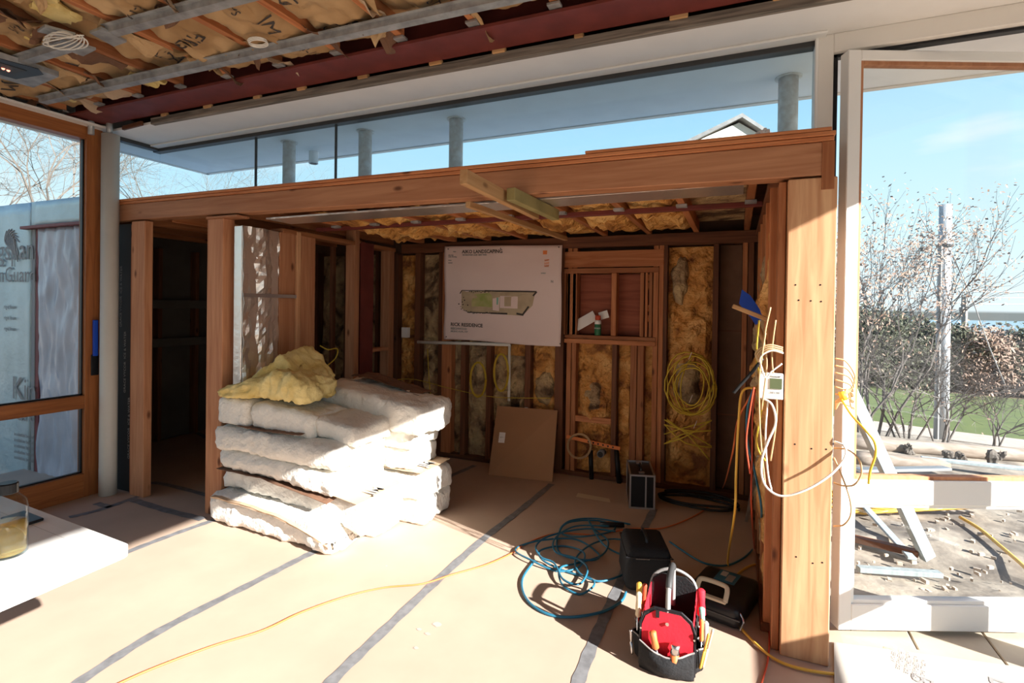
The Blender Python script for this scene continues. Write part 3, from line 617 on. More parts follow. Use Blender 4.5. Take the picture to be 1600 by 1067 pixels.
box('backing_panel', (bx(1121), YW+.10, .04), (bx(1158), YW+.12, 1.96), 'panelbrown', wb)
box('backing_panel', (bx(1176), YW+.05, .04), (.15, YW+.12, 1.96), 'panelbrown', wb)
for zz in (.62, 1.28): box('panel_joint', (bx(1121), YW+.096, zz), (bx(1158), YW+.10, zz+.008), 'dark_x', wb, 0)
# pipes on the wall
wp = MB().tube([V((bx(655), YW-.03, bz(534, 655))), V((bx(800), YW-.03, bz(538, 800)))], .016, 10).build('water_pipe', 'whc', None, None, True); tag(wp, 'white horizontal plastic pipe crossing studs below the site plan', 'pipe')
wp = MB().tube([V((bx(798), YW-.03, bz(540, 800))), V((bx(798), YW-.03, bz(626, 800)))], .013, 10).build('water_pipe', 'whc', None, None, True); tag(wp, 'short white vertical plastic pipe dropping below the site plan', 'pipe')
rs = MB().beam((bx(888), YW-.015, bz(683)), (bx(972), YW-.015, bz(692)), .012, .03).build('strap', 'inko'); tag(rs, 'orange punched metal strap across the low studs', 'strap')
rs_ = MB()
for k in range(6):
    t_ = .42+k*.09; c_ = V((bx(888), YW-.0225, bz(683)))*(1-t_)+V((bx(972), YW-.0225, bz(692)))*t_; rs_.tube([c_, c_+V((0, .001, 0))], .008, 8)
rs_.build('punched_hole', 'blackp', rs, kind='stuff')
dp = MB().lathe((bx(942), YW+.02, bz(703)), [(.001, 0)]+[(.001, .001)], 6)
c_ = V((bx(942), YW-.04, bz(703))); dp = MB().tube([c_, c_+V((0, .1, 0))], .03, 16).build('drain_pipe', 'inkg', None, None, True); tag(dp, 'open round drain pipe end below the orange strap', 'pipe'); MB().tube([c_-V((0, .001, 0)), c_], .023, 16).build('bore', 'blackp', dp)
for i, (a_, b_, y0_, y1__) in enumerate(((926, 928, 700, 745), (966, 972, 695, 752))):
    t_ = MB().tube([V((bx(a_), YW-.02, bz(y0_))), V((bx(b_), YW-.02, bz(y1__)))], .02, 8).build('vent_pipe', 'blackp', None, None, True); tag(t_, 'black vertical waste pipe low on the back wall, '+('left' if not i else 'right')+' of the drain opening', 'pipe')
# ---- right wall of the alcove, seen edge on
wr = empty('wall_right', (.15, 3.4, 0), kind='structure')
MB().box((.24, YB+.15, -.1), (.30, 4.5, 2.2)).build('sheathing', 'panelbrown', wr)
ys = [2.62, 2.98, 3.34, 3.70, 4.06]
for y in ys: box('stud', (.13, y, .0), (.235, y+.04, 2.03), 'stud_z', wr)
for i in range(4): lumpy((.165, ys[i]+.04, .04), (0, 1, 0), (0, 0, 1), (-1, 0, 0), .32, 1.95, 14, 70, .09, 60+i, .3).build('foam_panel', ('foam', 'foamgrey')[i % 2], wr)
box('top_plate', (.12, YB+.15, 2.0), (.24, YW, 2.03), 'dark_y', wr); box('bottom_plate', (.12, YB+.15, 0), (.24, YW, .04), 'dark_y', wr)
# ---- partition seen obliquely on the left of the alcove
wp_ = empty('wall_partition', (XP, 3.3, 0), kind='structure')
py_ = lambda px, p=450: onX(px, p, XP).y
box('foil_batt', (XP-.08, py_(374)+.02, .05), (XP-.005, py_(436), 1.97), 'foil', wp_, .004)
MB().grid(lambda s, t_: V((XP+.03*abs(fr((s*3, t_*9, 1)))+.012*math.sin(s*9+3*t_)-.005, py_(374)+.02+(py_(436)-py_(374)-.02)*s, .05+1.92*t_)), 14, 70, (-.003, 0, 0)).build('foil_facing', 'foil', wp_)
box('foil_strap', (XP+.032, py_(374), 1.49), (XP+.036, py_(458), 1.515), 'alu', wp_, .001)
for a_, b_, mt, dx in ((437, 461, 'fir_z', 0), (462, 468, 'firp_z', .012), (470, 480, 'fir_z', 0), (481, 494, 'fir_z', -.01)):
    box('stud', (XP-.13+dx, py_(a_), 0), (XP+dx, py_(b_), onX(a_, 362, XP).z), mt, wp_)
box('stud', (XP-.10, py_(554), 0), (XP, py_(561.5), onX(555, 358, XP).z), 'fir_z', wp_)
box('stud', (XP-.10, py_(608), 0), (XP, py_(616), 1.97), 'fir_z', wp_)
box('stud_face', (XP-.50, py_(590)+.2, 0), (XP-.46, py_(608)+.2, 1.97), 'stud_z', wp_)
box('inner_stud', (XP-.46, 3.40, 0), (XP-.42, 3.55, 1.99), 'fir_z', wp_); box('inner_stud', (XP-.46, 3.82, 0), (XP-.42, 3.86, 1.99), 'dark_z', wp_)
box('top_plate', (XP-.12, py_(441), 1.965), (XP+.005, py_(554), 2.0), 'stud_y', wp_); box('top_plate', (XP-.12, py_(584), 1.965), (XP+.0, py_(618), 2.0), 'stud_y', wp_)
box('cross_piece', (XP-.1, py_(583), onX(600, 548, XP).z), (XP, py_(608), onX(600, 543, XP).z), 'fir_y', wp_)
q = empty('red_steel_column', (XP-.05, py_(572), 0), 'dark red steel column standing in the stud partition', 'column')
xa_, xb_ = XP-.09, XP+.01; ya_, yb2 = py_(562.5), py_(582)
MB().box((xb_-.008, ya_, 0), (xb_, yb2, 2.0)).box((xa_, ya_, 0), (xa_+.008, yb2, 2.0)).box((xa_+.008, (ya_+yb2)/2-.004, 0), (xb_-.008, (ya_+yb2)/2+.004, 2.0)).build('shaft', 'redsteel', q)
# dark back room
wd = empty('wall_left', (-5.4, 3.4, 0), kind='structure')
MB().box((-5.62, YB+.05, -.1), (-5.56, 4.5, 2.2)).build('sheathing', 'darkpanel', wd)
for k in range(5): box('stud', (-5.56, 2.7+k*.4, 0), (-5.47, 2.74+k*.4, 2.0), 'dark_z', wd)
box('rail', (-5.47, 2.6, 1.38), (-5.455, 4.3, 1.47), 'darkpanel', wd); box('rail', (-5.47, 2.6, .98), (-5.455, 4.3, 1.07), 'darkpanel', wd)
for k in range(6): box('stud', (-5.4+k*.4, YW, 0), (-5.36+k*.4, YW+.1, 2.0), 'dark_z', wd)
for k in range(5): lumpy((-5.36+k*.4, YW+.09, .04), (1, 0, 0), (0, 0, 1), (0, -1, 0), .36, 1.93, 12, 50, .09, 70+k, .3).build('foam_panel', 'foamgrey', wd)
# ---- exterior wall left of the glass with foil board and plastic covered window
we = empty('wall_exterior', (-6, YB, 0), kind='structure')
xd0, xd1 = onY(50, 540, YB).x, -4.60
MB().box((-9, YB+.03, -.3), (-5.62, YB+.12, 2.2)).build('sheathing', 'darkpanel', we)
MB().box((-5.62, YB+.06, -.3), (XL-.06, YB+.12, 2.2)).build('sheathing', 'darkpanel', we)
zlt, zdt = onY(50, 316, YB).z, onY(60, 358, YB).z
for (x0, x1) in ((-9, -7.52), (-7.5, -6.3), (-6.28, xd0-.03)): 
    MB().grid(lambda s, t_, x0=x0, x1=x1: V((x0+(x1-x0)*s, YB+.012*fr((s*4+x0, t_*5, 3)), -.2+(zlt+.2)*t_)), 14, 24, (0, .03, 0)).build('foil_board', 'foilboard', we, smooth=True)
MB().grid(lambda s, t_: V((xd0-.02+(XL-.05-xd0)*s, YB+.01*fr((s*4, t_*2, 8)), zdt+.02+(zlt-zdt-.02)*t_)), 12, 4, (0, .03, 0)).build('foil_board', 'foilboard', we, smooth=True)
tx = lambda px, py: onY(px, py, YB-.012)
text('lettering', 'Kingspan', .26, tx(-36, 408), (1, 0, 0), (0, 0, 1), 'inkg', we, .0005); text('lettering', 'GreenGuard', .19, tx(-38, 441), (1, 0, 0), (0, 0, 1), 'inkg', we, .0005)
text('lettering', 'Kin', .28, tx(18, 622), (1, 0, 0), (0, 0, 1), 'inkg', we, .0005); text('lettering', 'Gre', .2, tx(22, 655), (1, 0, 0), (0, 0, 1), 'inkg', we, .0005)
for k in range(5): text('lettering', 'insulation board', .045, tx(22, 680+k*9), (1, 0, 0), (0, 0, 1), 'inkg', we, .0005)
for k in range(3): text('lettering', 'rigid foam', .05, tx(6, 482+k*17), (1, 0, 0), (0, 0, 1), 'inkg', we, .0005)
lg = MB()
for k in range(7):
    a = -.9+k*.28; c_ = tx(16, 388); lg.tube(spline([c_+V((.02*k, 0, -.02*k)), c_+V((math.sin(a)*.10, 0, math.cos(a)*.11)), c_+V((math.sin(a+.5)*.15, 0, math.cos(a+.5)*.17))], 4), [.003, .007, .009, .010, .010, .009, .008, .006, .003], 4)
lg.build('printed_emblem', 'inkg', we)
pw = empty('plastic_covered_window', ((xd0+xd1)/2, YB, .1), 'exterior window sealed with crinkled milky plastic film, maroon trim at sill and head', 'window')
zs0 = onY(60, 742, YB).z
box('sill', (xd0-.06, YB-.12, zs0-.07), (XL-.05, YB+.02, zs0-.0), 'maroon', pw); box('head_trim', (xd0-.09, YB-.05, zdt), (XL-.05, YB+.03, zdt+.025), 'maroon', pw)
box('side_trim', (xd0, YB-.005, zs0), (xd0+.05, YB+.03, zdt), 'inkg', pw); box('frame', (xd0+.05, YB+.0, zs0), (xd0+.10, YB+.04, zdt), 'maroon', pw)
MB().grid(lambda s, t_: V((xd0+.105+(XL-.06-xd0-.105)*s, YB-.005+.007*math.sin(s*40+5*fr((s*2, t_*3, 1))+5*t_)*(.3+t_)+.022*fr((s*6, t_*5, 2)), zs0+(zdt-zs0)*t_)), 70, 60, (0, .003, 0)).build('plastic_film', 'plastic', pw, smooth=True)
box('backing', (xd0+.05, YB+.04, zs0), (XL-.06, YB+.055, zdt), 'soffit', pw)
# ================================================================== THINGS
LX = 'x'
def lumber(name, a, b_, w, h, mat, label):
    o = MB().beam(a, b_, w, h, bev=.002).build(name, mat); tag(o, label, 'board'); return o
lumber('lumber_stick', onZ(724, 276, 1.99), onZ(838, 334, 1.985), .035, .062, 'pine_y', 'longest loose board poking forward under the timber beam, pale underside')
lumber('lumber_stick', onZ(798, 303, 1.99), onZ(868, 336, 1.985), .045, .06, plain('treated_wood', (.30, .25, .10), .7, var=.3), 'greenish treated board stub beside the board poking under the timber beam')
lumber('lumber_stick', onZ(731, 319, 1.975), onZ(884, 373, 1.965), .03, .03, 'pine_y', 'thin lower stick below the board that pokes under the timber beam')
# ---------------- site plan sheet
PY = 4.27
TL, TR, BR, BL = onY(696, 385, PY), onY(879, 383, PY), onY(877, 541, PY), onY(695, 530, PY)
def pos(s, t_, lift=0):
    p = (TL*(1-s)+TR*s)*(1-t_)+(BL*(1-s)+BR*s)*t_
    w_ = .016*fr((s*3, t_*2.4, 4))+.006*math.sin(s*5+t_*9)+.02*max(0, t_-.8)*math.sin(s*7)
    return p+V((0, -.012-w_-lift, .006*math.sin(s*6.3)*(t_ > .9)))
ps = mk('site_plan', *(lambda m_: (m_.v, m_.f))(MB().grid(lambda s, t_: pos(s, t_), 40, 32, (0, .0015, 0))), 'sheet', None, None, True)
tag(ps, 'large landscaping site plan sheet pinned to the studs of the back wall', 'poster')
def flat(name, pts, mat, lift=.003): # polygon printed on the sheet in (s,t)
    # subdivided strip so it follows the waves
    n_ = len(pts); c_ = (sum(p[0] for p in pts)/n_, sum(p[1] for p in pts)/n_); vs = []; fs = []; K = 6
    for i in range(n_):
        for j in range(K):
            a = pts[i]; b_ = pts[(i+1) % n_]; t_ = j/K; q = (a[0]*(1-t_)+b_[0]*t_, a[1]*(1-t_)+b_[1]*t_)
            for k in range(1, 5): vs.append(pos(c_[0]+(q[0]-c_[0])*k/4, c_[1]+(q[1]-c_[1])*k/4, lift))
    m_ = n_*K; vs.append(pos(*c_, lift)); ci = len(vs)-1
    for i in range(m_):
        j = (i+1) % m_; fs.append((ci, i*4, j*4))
        for k in range(3): fs.append((i*4+k, i*4+k+1, j*4+k+1, j*4+k))
    return mk(name, vs, fs, mat, ps)
def line(a, b_, w, mat='ink', lift=.005):
    dx, dy = b_[0]-a[0], b_[1]-a[1]; l_ = math.hypot(dx, dy*.8) or 1; nx, ny = -dy/l_*w, dx/l_*w*1.2
    return flat('printed_line', [(a[0]+nx, a[1]+ny), (b_[0]+nx, b_[1]+ny), (b_[0]-nx, b_[1]-ny), (a[0]-nx, a[1]-ny)], mat, lift)
cv = lambda x, y: ((x-98)/1075, (y-92)/(860+(x-98)/1075*50))
flat('printed_shape', [cv(*p) for p in ((270, 505), (955, 512), (930, 635), (840, 730), (335, 700), (270, 660))], 'planbg')
flat('printed_shape', [cv(*p) for p in ((400, 535), (560, 520), (565, 655), (450, 645), (375, 650), (370, 600))], 'plang', .0045)
flat('printed_shape', [cv(*p) for p in ((568, 575), (635, 560), (632, 690), (572, 680))], 'sheet', .006)
flat('printed_shape', [cv(*p) for p in ((605, 565), (625, 565), (622, 630), (606, 630))], 'plant', .008)
flat('printed_shape', [cv(*p) for p in ((638, 550), (800, 555), (800, 665), (640, 660))], 'sheet', .006)
flat('printed_shape', [cv(*p) for p in ((680, 556), (742, 556), (742, 645), (682, 645))], 'planbg', .008)
line(cv(275, 500), cv(500, 504), .003); line(cv(490, 504), cv(965, 512), .006); line(cv(552, 708), cv(708, 712), .007); line(cv(335, 700), cv(552, 708), .004); line(cv(965, 512), cv(935, 550), .006); line(cv(895, 645), cv(840, 725), .006); line(cv(790, 710), cv(850, 722), .008); line(cv(275, 500), cv(255, 530), .003)
bs = MB(); rn = random.Random(3)
for k in range(46):
    if k < 20: x, y = 335+k*11, 703+rn.uniform(-6, 8)
    elif k < 34: x, y = rn.choice((rn.uniform(245, 350), rn.uniform(240, 330))), rn.uniform(545, 690)
    else: x, y = 350+(k-34)*18, 512+rn.uniform(-4, 8)
    s, t_ = cv(x, y); r_ = rn.uniform(.003, .007); bs.add([pos(s+math.cos(q)*r_, t_+math.sin(q)*r_*1.2, .005) for q in (0, 1, 2, 3, 4, 5)], [(0, 1, 2, 3, 4, 5)])
bs.build('printed_shrubs', 'ink', ps, 'stuff')
SU = (TR-TL).normalized(); SV = V((0, 0, 1))
def ptxt(s_, x, y, sz, mat='inkg'): 
    o_ = text('lettering', s_, sz, (0, 0, 0), (1, 0, 0), (0, 1, 0), mat, None, 0, .0012); s0, t0 = cv(x, y); Wd = (TR-TL).length; Hd = (TL-BL).length
    for q in o_.data.vertices: q.co = pos(s0+q.co.x/Wd, t0-q.co.y/Hd, .0035)-ps.location
    o_.parent = ps
ptxt('AIKO LANDSCAPING', 272, 158, .044, 'ink'); ptxt('RICK RESIDENCE', 168, 826, .044, 'ink'); ptxt('BEECHWOOD', 168, 858, .026); ptxt('MONTAUK, NY', 168, 886, .026); ptxt('123 MULFORD LANE  NEW YORK', 275, 180, .017)
ptxt('client', 185, 147, .014); ptxt('site plan', 140, 180, .016); ptxt('scale drawing', 140, 195, .016); ptxt('drawn', 140, 226, .013); ptxt('checked', 140, 250, .013)
flat('printed_shape', [cv(*p) for p in ((1010, 140), (1048, 140), (1046, 175), (1012, 175))], 'inko', .005)
for y in (235, 262, 286): ptxt('LOT', 1028, y, .022, 'inko')
ptxt('notes', 1000, 350, .02, 'inkl'); ptxt('N', 1085, 430, .03)
for px, py in ((700, 389), (782, 388), (873, 386), (875, 537), (697, 526)):
    c_ = onY(px, py, PY-.03); MB().tube([c_, c_+V((0, .006, 0))], .005, 8).build('pin', 'blackp', ps)
# ---------------- niche contents
def atn(px, py, Y=YW+.03): return onY(px, py, Y)
zs_ = bz(523)
a = MB().obox(atn(903, 517, YW+.03), (math.cos(.55), .2, math.sin(.55)), (-math.sin(.55), 0.1, math.cos(.55)), (0, 1, 0), (0, .19), (0, .09), (0, .002)).build('folded_paper', 'paperw'); tag(a, 'large white folded paper leaning in the plywood niche behind the can', 'paper')
a = MB().obox(atn(938, 500, YW+.05), (.95, 0, .30), (-.30, 0, .95), (0, 1, 0), (0, .08), (0, .065), (0, .002)).build('folded_paper', 'paperw'); tag(a, 'smaller white paper corner showing right of the can in the niche', 'paper')
c_ = atn(934, 521, YW+.01); c_.z = zs_+.001; q = empty('spray_can', c_, 'green and white spray can with red cap standing on the niche sill', 'can')
MB().lathe(c_, [(.026, 0), (.028, .006), (.028, .115), (.022, .13)]).build('body', 'green', q, smooth=True); MB().lathe(c_+V((0, 0, .095)), [(.0285, 0), (.0285, .022), (.024, .034)]).build('shoulder_band', 'paperw', q, smooth=True); MB().lathe(c_+V((0, 0, .13)), [(.022, 0), (.024, .003), (.024, .036), (.02, .04)]).build('cap', 'redc', q, smooth=True)
text('lettering', 'MOLD', .018, c_+V((-.024, -.0295, .055)), (1, 0, 0), (0, 0, 1), 'paperw', q, .0004)
# ---------------- leaning board
P = [onZ(763, 742), onZ(863, 753), onY(871, 641, 4.32), onY(777, 634, 4.30)]
P[0].z = P[1].z = .002; nn_ = (P[1]-P[0]).cross(P[3]-P[0]).normalized()*-.014
lb = MB().hexa([p for p in P]+[p-nn_*-1 for p in P]).build('cardboard_panel', 'card'); tag(lb, 'brown square cardboard panel leaning against the back wall under the site plan', 'panel')
u_ = (P[1]-P[0]).normalized(); v_ = (P[3]-P[0]).normalized(); nf = u_.cross(v_).normalized()
pt_ = lambda a, b_: P[0]+(P[1]-P[0])*a+(P[3]-P[0])*b_
for (a, b_, w_, h_, mt) in ((.10, .46, .055, .09, 'paperw'), (.46, .44, .03, .05, 'inkl'), (.46, .97, .03, .02, 'whc'), (.95, .97, .02, .03, 'blup')):
    MB().obox(pt_(a, b_), u_, v_, nf, (0, w_), (0, h_), (-.004, .012)).build('sticker', mt, lb)
text('lettering', 'QTY 1', .013, pt_(.12, .53)+nf*.013, u_, v_, 'ink', lb, .0002)
# ---------------- insulation stack
ST = [onZ(330, 815), onZ(515, 877), onZ(680, 815), onZ(590, 840)]
def batt(name, lo, hi, seed, label, mat='wool', face=None, amp=.018, seg=(44, 16, 9), rnd=.035, warp=None, group='fibreglass batts in the stack'):
    q = empty(name, ((lo[0]+hi[0])/2, (lo[1]+hi[1])/2, lo[2]), label, 'insulation', group)
    softbox(lo, hi, seed, amp, seg, rnd, warp).build('wool', mat, q, None, True)
    return q
def sheetp(q, lo, hi, z, mat, seed, warp=None, amp=.009, curl=.0):
    def fn(s, t_):
        p = V((lo[0]+(hi[0]-lo[0])*s, lo[1]+(hi[1]-lo[1])*t_, z+amp*fr((s*6+seed, t_*3, seed))+amp*.6*math.sin(t_*9+s*4+seed)-curl*(1-t_)**3))
        return warp(p, V((0, 0, 1))) if warp else p
    return MB().grid(fn, 30, 10, (0, 0, .003)).build('kraft_facing', mat, q)
# layer 1: folded batt with round nose
def w_nose(w, u):
    if w.x > -2.35: w.z = w.z if w.z < .1 else w.z-.16*((w.x+2.35)/.32)**2*.6; w.y -= .04*((w.x+2.35)/.3)
    w.y += -.03*(w.x+3.1); return w
b1 = batt('fibreglass_batt', (-3.20, 2.36, .001), (-2.08, 2.80, .20), 3, 'bottom folded batt with rounded nose on the floor at the stack front', warp=w_nose, rnd=.07)
def fold(x0, x1, y, z0, z1, q, mat, th=.004):   # kraft line showing between the folded halves on the front face
    MB().grid(lambda s, t_: V((x0+(x1-x0)*s, y-.015-.03*(s)-.006*t_+.006*fr((s*7, t_, 2)), z0+(z1-z0)*(s**3)+.014*t_+.008*fr((s*8, 1, 4)))), 30, 2, (0, .03, 0)).build('fold_edge', mat, q)
fold(-3.1, -2.10, 2.345, .185, .06, b1, 'kraftl')
def w2(w, u): s = max(0, (w.x+2.9)/.9); w.z -= .055*s*s*(1 if w.z > .28 else 1.8); w.y -= .045*(w.x+3.1); return w
b2 = batt('fibreglass_batt', (-3.16, 2.46, .21), (-1.96, 2.88, .350), 5, 'second batt from the floor, sagging right end over the rounded nose', warp=w2)
sh_b2 = sheetp(b2, (-3.15, 2.43), (-1.97, 2.86), .366, 'kraftl', 5, lambda p, u: w2(p, u), .003)
# back right blocks with JM facing
b3 = batt('fibreglass_batt', (-2.52, 2.90, .001), (-1.86, 3.26, .17), 8, 'lowest right-hand batt on the floor facing the alcove, under the printed facing', seg=(26, 18, 9))
b4 = batt('fibreglass_batt', (-2.50, 2.88, .17), (-1.85, 3.26, .335), 9, 'right-hand batt topped with printed tan paper facing', seg=(26, 18, 9))
sh = sheetp(b4, (-2.46, 2.88), (-1.86, 3.24), .358, 'kraftl', 2, None, .003)
b2b = batt('fibreglass_batt', (-2.50, 2.62, .002), (-2.02, 2.88, .20), 31, 'short sunlit batt end on the floor between the nose and right-hand batts', seg=(18, 12, 8))
for (o_, par, sz) in ((V((-1.975, 2.52, .322)), sh_b2, .13), (V((-1.90, 2.98, .368)), sh, .12)):
    text('lettering', 'JM', sz, o_, (.06, 1, 0), (-1, .06, 0), 'inkg', par, .0005, .004)
# layer 3: big double fold on the left
b5 = batt('fibreglass_batt', (-3.16, 2.40, .355), (-2.12, 2.90, .49), 12, 'lower half of the thick folded batt in the middle of the stack, dark paper below', rnd=.06, warp=lambda w, u: V((w.x, w.y-.05*(w.x+3.1), w.z-.06*max(0, (w.x+2.9)/.8)**2)))
sheetp(b5, (-3.14, 2.39), (-2.16, 2.80), .350, 'kraftd', 7, lambda p, u: V((p.x, p.y-.05*(p.x+3.1), p.z-.06*max(0, (p.x+2.9)/.8)**2)))
b6 = batt('fibreglass_batt', (-3.18, 2.38, .475), (-2.12, 2.90, .635), 14, 'upper half of the thick folded batt in the middle of the stack', rnd=.06, warp=lambda w, u: V((w.x, w.y-.03*(w.x+3.1), w.z-.02*max(0, (w.x+2.9)/.8)**2)))
sheetp(b6, (-2.98, 2.40), (-2.42, 2.88), .648, 'kraftd', 9, None, .008)
b7 = batt('fibreglass_batt', (-2.45, 2.88, .355), (-1.96, 3.24, .50), 16, 'right-hand batt in full sun above the printed facing', seg=(24, 16, 8))
b8 = batt('fibreglass_batt', (-2.48, 2.86, .50), (-1.93, 3.22, .635), 18, 'right-hand batt in full sun, second below the top of the stack', seg=(24, 16, 8))
# layer 4
b9 = batt('fibreglass_batt', (-3.18, 2.42, .64), (-2.90, 2.80, .82), 21, 'small square batt end at the upper left of the stack', seg=(10, 10, 7), rnd=.03, amp=.012)
sheetp(b9, (-3.16, 2.44), (-2.92, 2.80),   .834, 'kraftd', 11, None, .006)
b10 = batt('fibreglass_batt', (-2.89, 2.44, .64), (-2.36, 2.78, .80), 22, 'front batt of the top layer, right of the small square end', seg=(28, 16, 8), warp=lambda w, u: V((w.x, w.y, w.z-.03*max(0, (w.x+2.8)/.4)**2)))
b11 = batt('fibreglass_batt', (-2.86, 2.80, .64), (-1.84, 3.24, .84), 24, 'large top batt at the back right of the stack with brown paper on top', seg=(44, 20, 9), warp=lambda w, u: V((w.x, w.y, w.z+.05*(1-abs(w.x+2.6)/.5 if abs(w.x+2.6) < .5 else 0)-.03*max(0, (w.x+2.3)/.4)**1.5)))
sheetp(b11, (-2.60, 3.06), (-2.02, 3.26), .925, 'kraftd', 12, lambda p, u: p+V((0, 0, -.10*max(0, (p.x+2.5)/.5))), .008)
b12 = batt('fibreglass_batt', (-2.38, 2.47, .63), (-2.06, 2.84, .76), 25, 'short slumping batt end at the front right of the top layer', seg=(12, 10, 6), warp=lambda w, u: V((w.x, w.y, w.z-.04*max(0, (w.x+2.4)/.3))))
# yellow batt
yb = empty('yellow_batt', (-2.8, 2.6, .83), 'crumpled yellow fibreglass piece on top of the white stack', 'insulation')
def wy(w, u):
    s = (u.x+1)/2; pk_ = max(0, 1-abs(s-.60)/.45); w.z = .83+(w.z-.83)*(.45+.9*min(1, s*1.6))*(1 if s < .85 else 1-(s-.85)*1.5)+.02*pk_*(.5+.5*u.z)
    w.y += .03*math.sin(w.x*11)-.03*(1-s); return w
softbox((-3.13, 2.42, .83), (-2.42, 2.78, .96), 41, .03, (44, 20, 9), .05, wy).build('lower_fold', 'yellowwool', yb, None, True)
def wy2(w, u):
    s = (u.x+1)/2; pk_ = max(0, 1-abs(s-.58)/.42); w.z += .15*pk_*(.55+.45*u.z)+(u.y+1)*.02-.07*(1-s)**2-.05*max(0, s-.7)*2; w.y += .12*pk_*.3; return w
softbox((-3.10, 2.50, .915), (-2.50, 2.80, .975), 47, .03, (40, 18, 6), .03, wy2).build('upper_fold', 'yellowwool', yb, None, True)
# ---------------- table with jar
TZ = .74; tc_ = onZ(206, 852, TZ); e1 = (onZ(45, 791, TZ)-tc_).normalized(); e2 = (onZ(0, 938, TZ)-tc_).normalized()
tb = empty('white_table', (tc_.x-.2, tc_.y-.3, 0), 'white table with rounded corner in the lower left corner', 'table')
R_ = .03; pr = [tc_+e1*1.2, tc_+e1*R_]; 
for k in range(1, 6):
    a = k/6; pr.append((tc_+e1*R_)*(1-a)**2+tc_*2*a*(1-a)+(tc_+e2*R_)*a*a)
pr += [tc_+e2*R_, tc_+e2*1.5, tc_+e2*1.5+e1*1.2]; n_ = len(pr)
MB().add([p for p in pr]+[p-V((0, 0, .028)) for p in pr], [tuple(range(n_)), tuple(range(2*n_-1, n_-1, -1))]+[((i+1) % n_, i, i+n_, (i+1) % n_+n_) for i in range(n_)]).build('tabletop', 'white', tb)
for a, b_ in ((1.12, .3), (1.12, 1.4), (.35, 1.4)):
    p = tc_+e1*a+e2*b_; p.z = 0; MB().tube([p, p+V((0, 0, TZ-.03))], .018, 10).build('leg', 'alu', tb)
dw = MB(); o_ = tc_+e1*.05+e2*.04; dw.obox(o_+V((0, 0, .0005)), e1, e2, (0, 0, -1), (0, .8), (0, .42), (-.0012, 0)); dr_ = dw.build('drawing_sheet', 'paperw'); tag(dr_, 'white sheet with faint plan linework lying on the white table', 'paper')
ln = MB()
for a0, b0, a1, b1_ in ((.03, .03, .6, .03), (.03, .03, .03, .4), (.03, .4, .6, .4), (.6, .03, .6, .4), (.2, .22, .5, .26), (.3, .1, .5, .1)):
    ln.beam(o_+e1*a0+e2*b0+V((0, 0, .002)), o_+e1*a1+e2*b1_+V((0, 0, .002)), .0012, .0004, bev=0)
for k in range(5): ln.tube([o_+e1*(.52+.03*math.cos(t_*.5))+e2*(.24+.05*k*.2+.03*math.sin(t_*.5))+V((0, 0, .002)) for t_ in range(10)], .0006, 4)
ln.build('printed_lines', 'inkl', dr_, 'stuff')
jc = onZ(11, 868, TZ); jc.z = TZ+.002; jr = empty('glass_jar', jc, 'round glass bottle of amber liquid with a black cap on the white table', 'bottle')
MB().lathe(jc, [(.040, 0), (.044, .006), (.044, .13), (.040, .15), (.024, .168), (.020, .173), (.020, .185)], 28).build('bottle', 'glassb', jr, smooth=True)
MB().lathe(jc+V((0, 0, .006)), [(.038, 0), (.0405, .004), (.0405, .085)], 28).build('liquid', 'amber', jr, smooth=True)
MB().lathe(jc+V((0, 0, .172)), [(.0225, 0), (.0235, .002), (.0235, .026), (.021, .029)], 24).build('cap', 'blackp', jr)
MB().grid(lambda s, t_: jc+V((math.cos(-1.75+s*1.0)*.0448, math.sin(-1.75+s*1.0)*.0448, .012+.03*t_)), 8, 2).build('label', 'paperw', jr)
text('lettering', 'BOTTLE', .012, jc+V((math.cos(-1.5)*.0455-.02, math.sin(-1.5)*.0455-.003, .022)), (1, .15, 0), (0, 0, 1), 'ink', jr, .0002)
p = onZ(49, 819, TZ); ph = MB().obox(p+V((0, 0, .0025)), e1, e2, (0, 0, 1), (-.01, .12), (-.03, .035), (0, .009), .002).build('phone', 'blackp'); tag(ph, 'black phone lying on the white table behind the bottle', 'phone')
# ---------------- flight case
def frame(px, py, Z=0): return onZ(px, py, Z)
def bframe(px, py, ang):   # base front centre and axes (u across, v away)
    o = onZ(px, py); u = V((math.cos(ang), math.sin(ang), 0)); v = V((-math.sin(ang), math.cos(ang), 0)); return o, u, v
o, u, v = bframe(1003, 795, .25); o.z = .002
fc = empty('flight_case', o, 'slim black case with aluminium edges standing below the back wall, lid open', 'case')
w_, d_, h_ = .085, .36, .235; sh_ = lambda y, z: o+v*y
MB().obox(o, u, v, (0, 0, 1), (-w_, w_), (0, d_), (0, h_), .004).build('shell', 'blackp', fc)
eg = MB()
for sx in (-w_, w_):
    for y in (0, d_): eg.obox(o, u, v, (0, 0, 1), (sx-.006, sx+.006), (y-.006, y+.006), (0, h_+.004))
    for z in (0, h_): eg.obox(o, u, v, (0, 0, 1), (sx-.006, sx+.006), (-.006, d_+.006), (z-.002, z+.010))
for z in (0, h_):
    for y in (0, d_): eg.obox(o, u, v, (0, 0, 1), (-w_, w_), (y-.006, y+.006), (z-.002, z+.010))
eg.obox(o, u, v, (0, 0, 1), (.02, .03), (-.006, .0), (0, h_)); eg.build('metal_edging', 'alu', fc)
MB().tube(spline([o+v*.1+V((0, 0, h_)), o+v*.12+V((0, 0, h_+.03)), o+v*.22+V((0, 0, h_+.03)), o+v*.24+V((0, 0, h_))], 5), .007, 8).build('handle', 'blackp', fc)
for y in (.05, .29): MB().obox(o, u, v, (0, 0, 1), (-.02, .02), (y, y+.03), (h_, h_+.012), .002).build('latch', 'alu', fc)
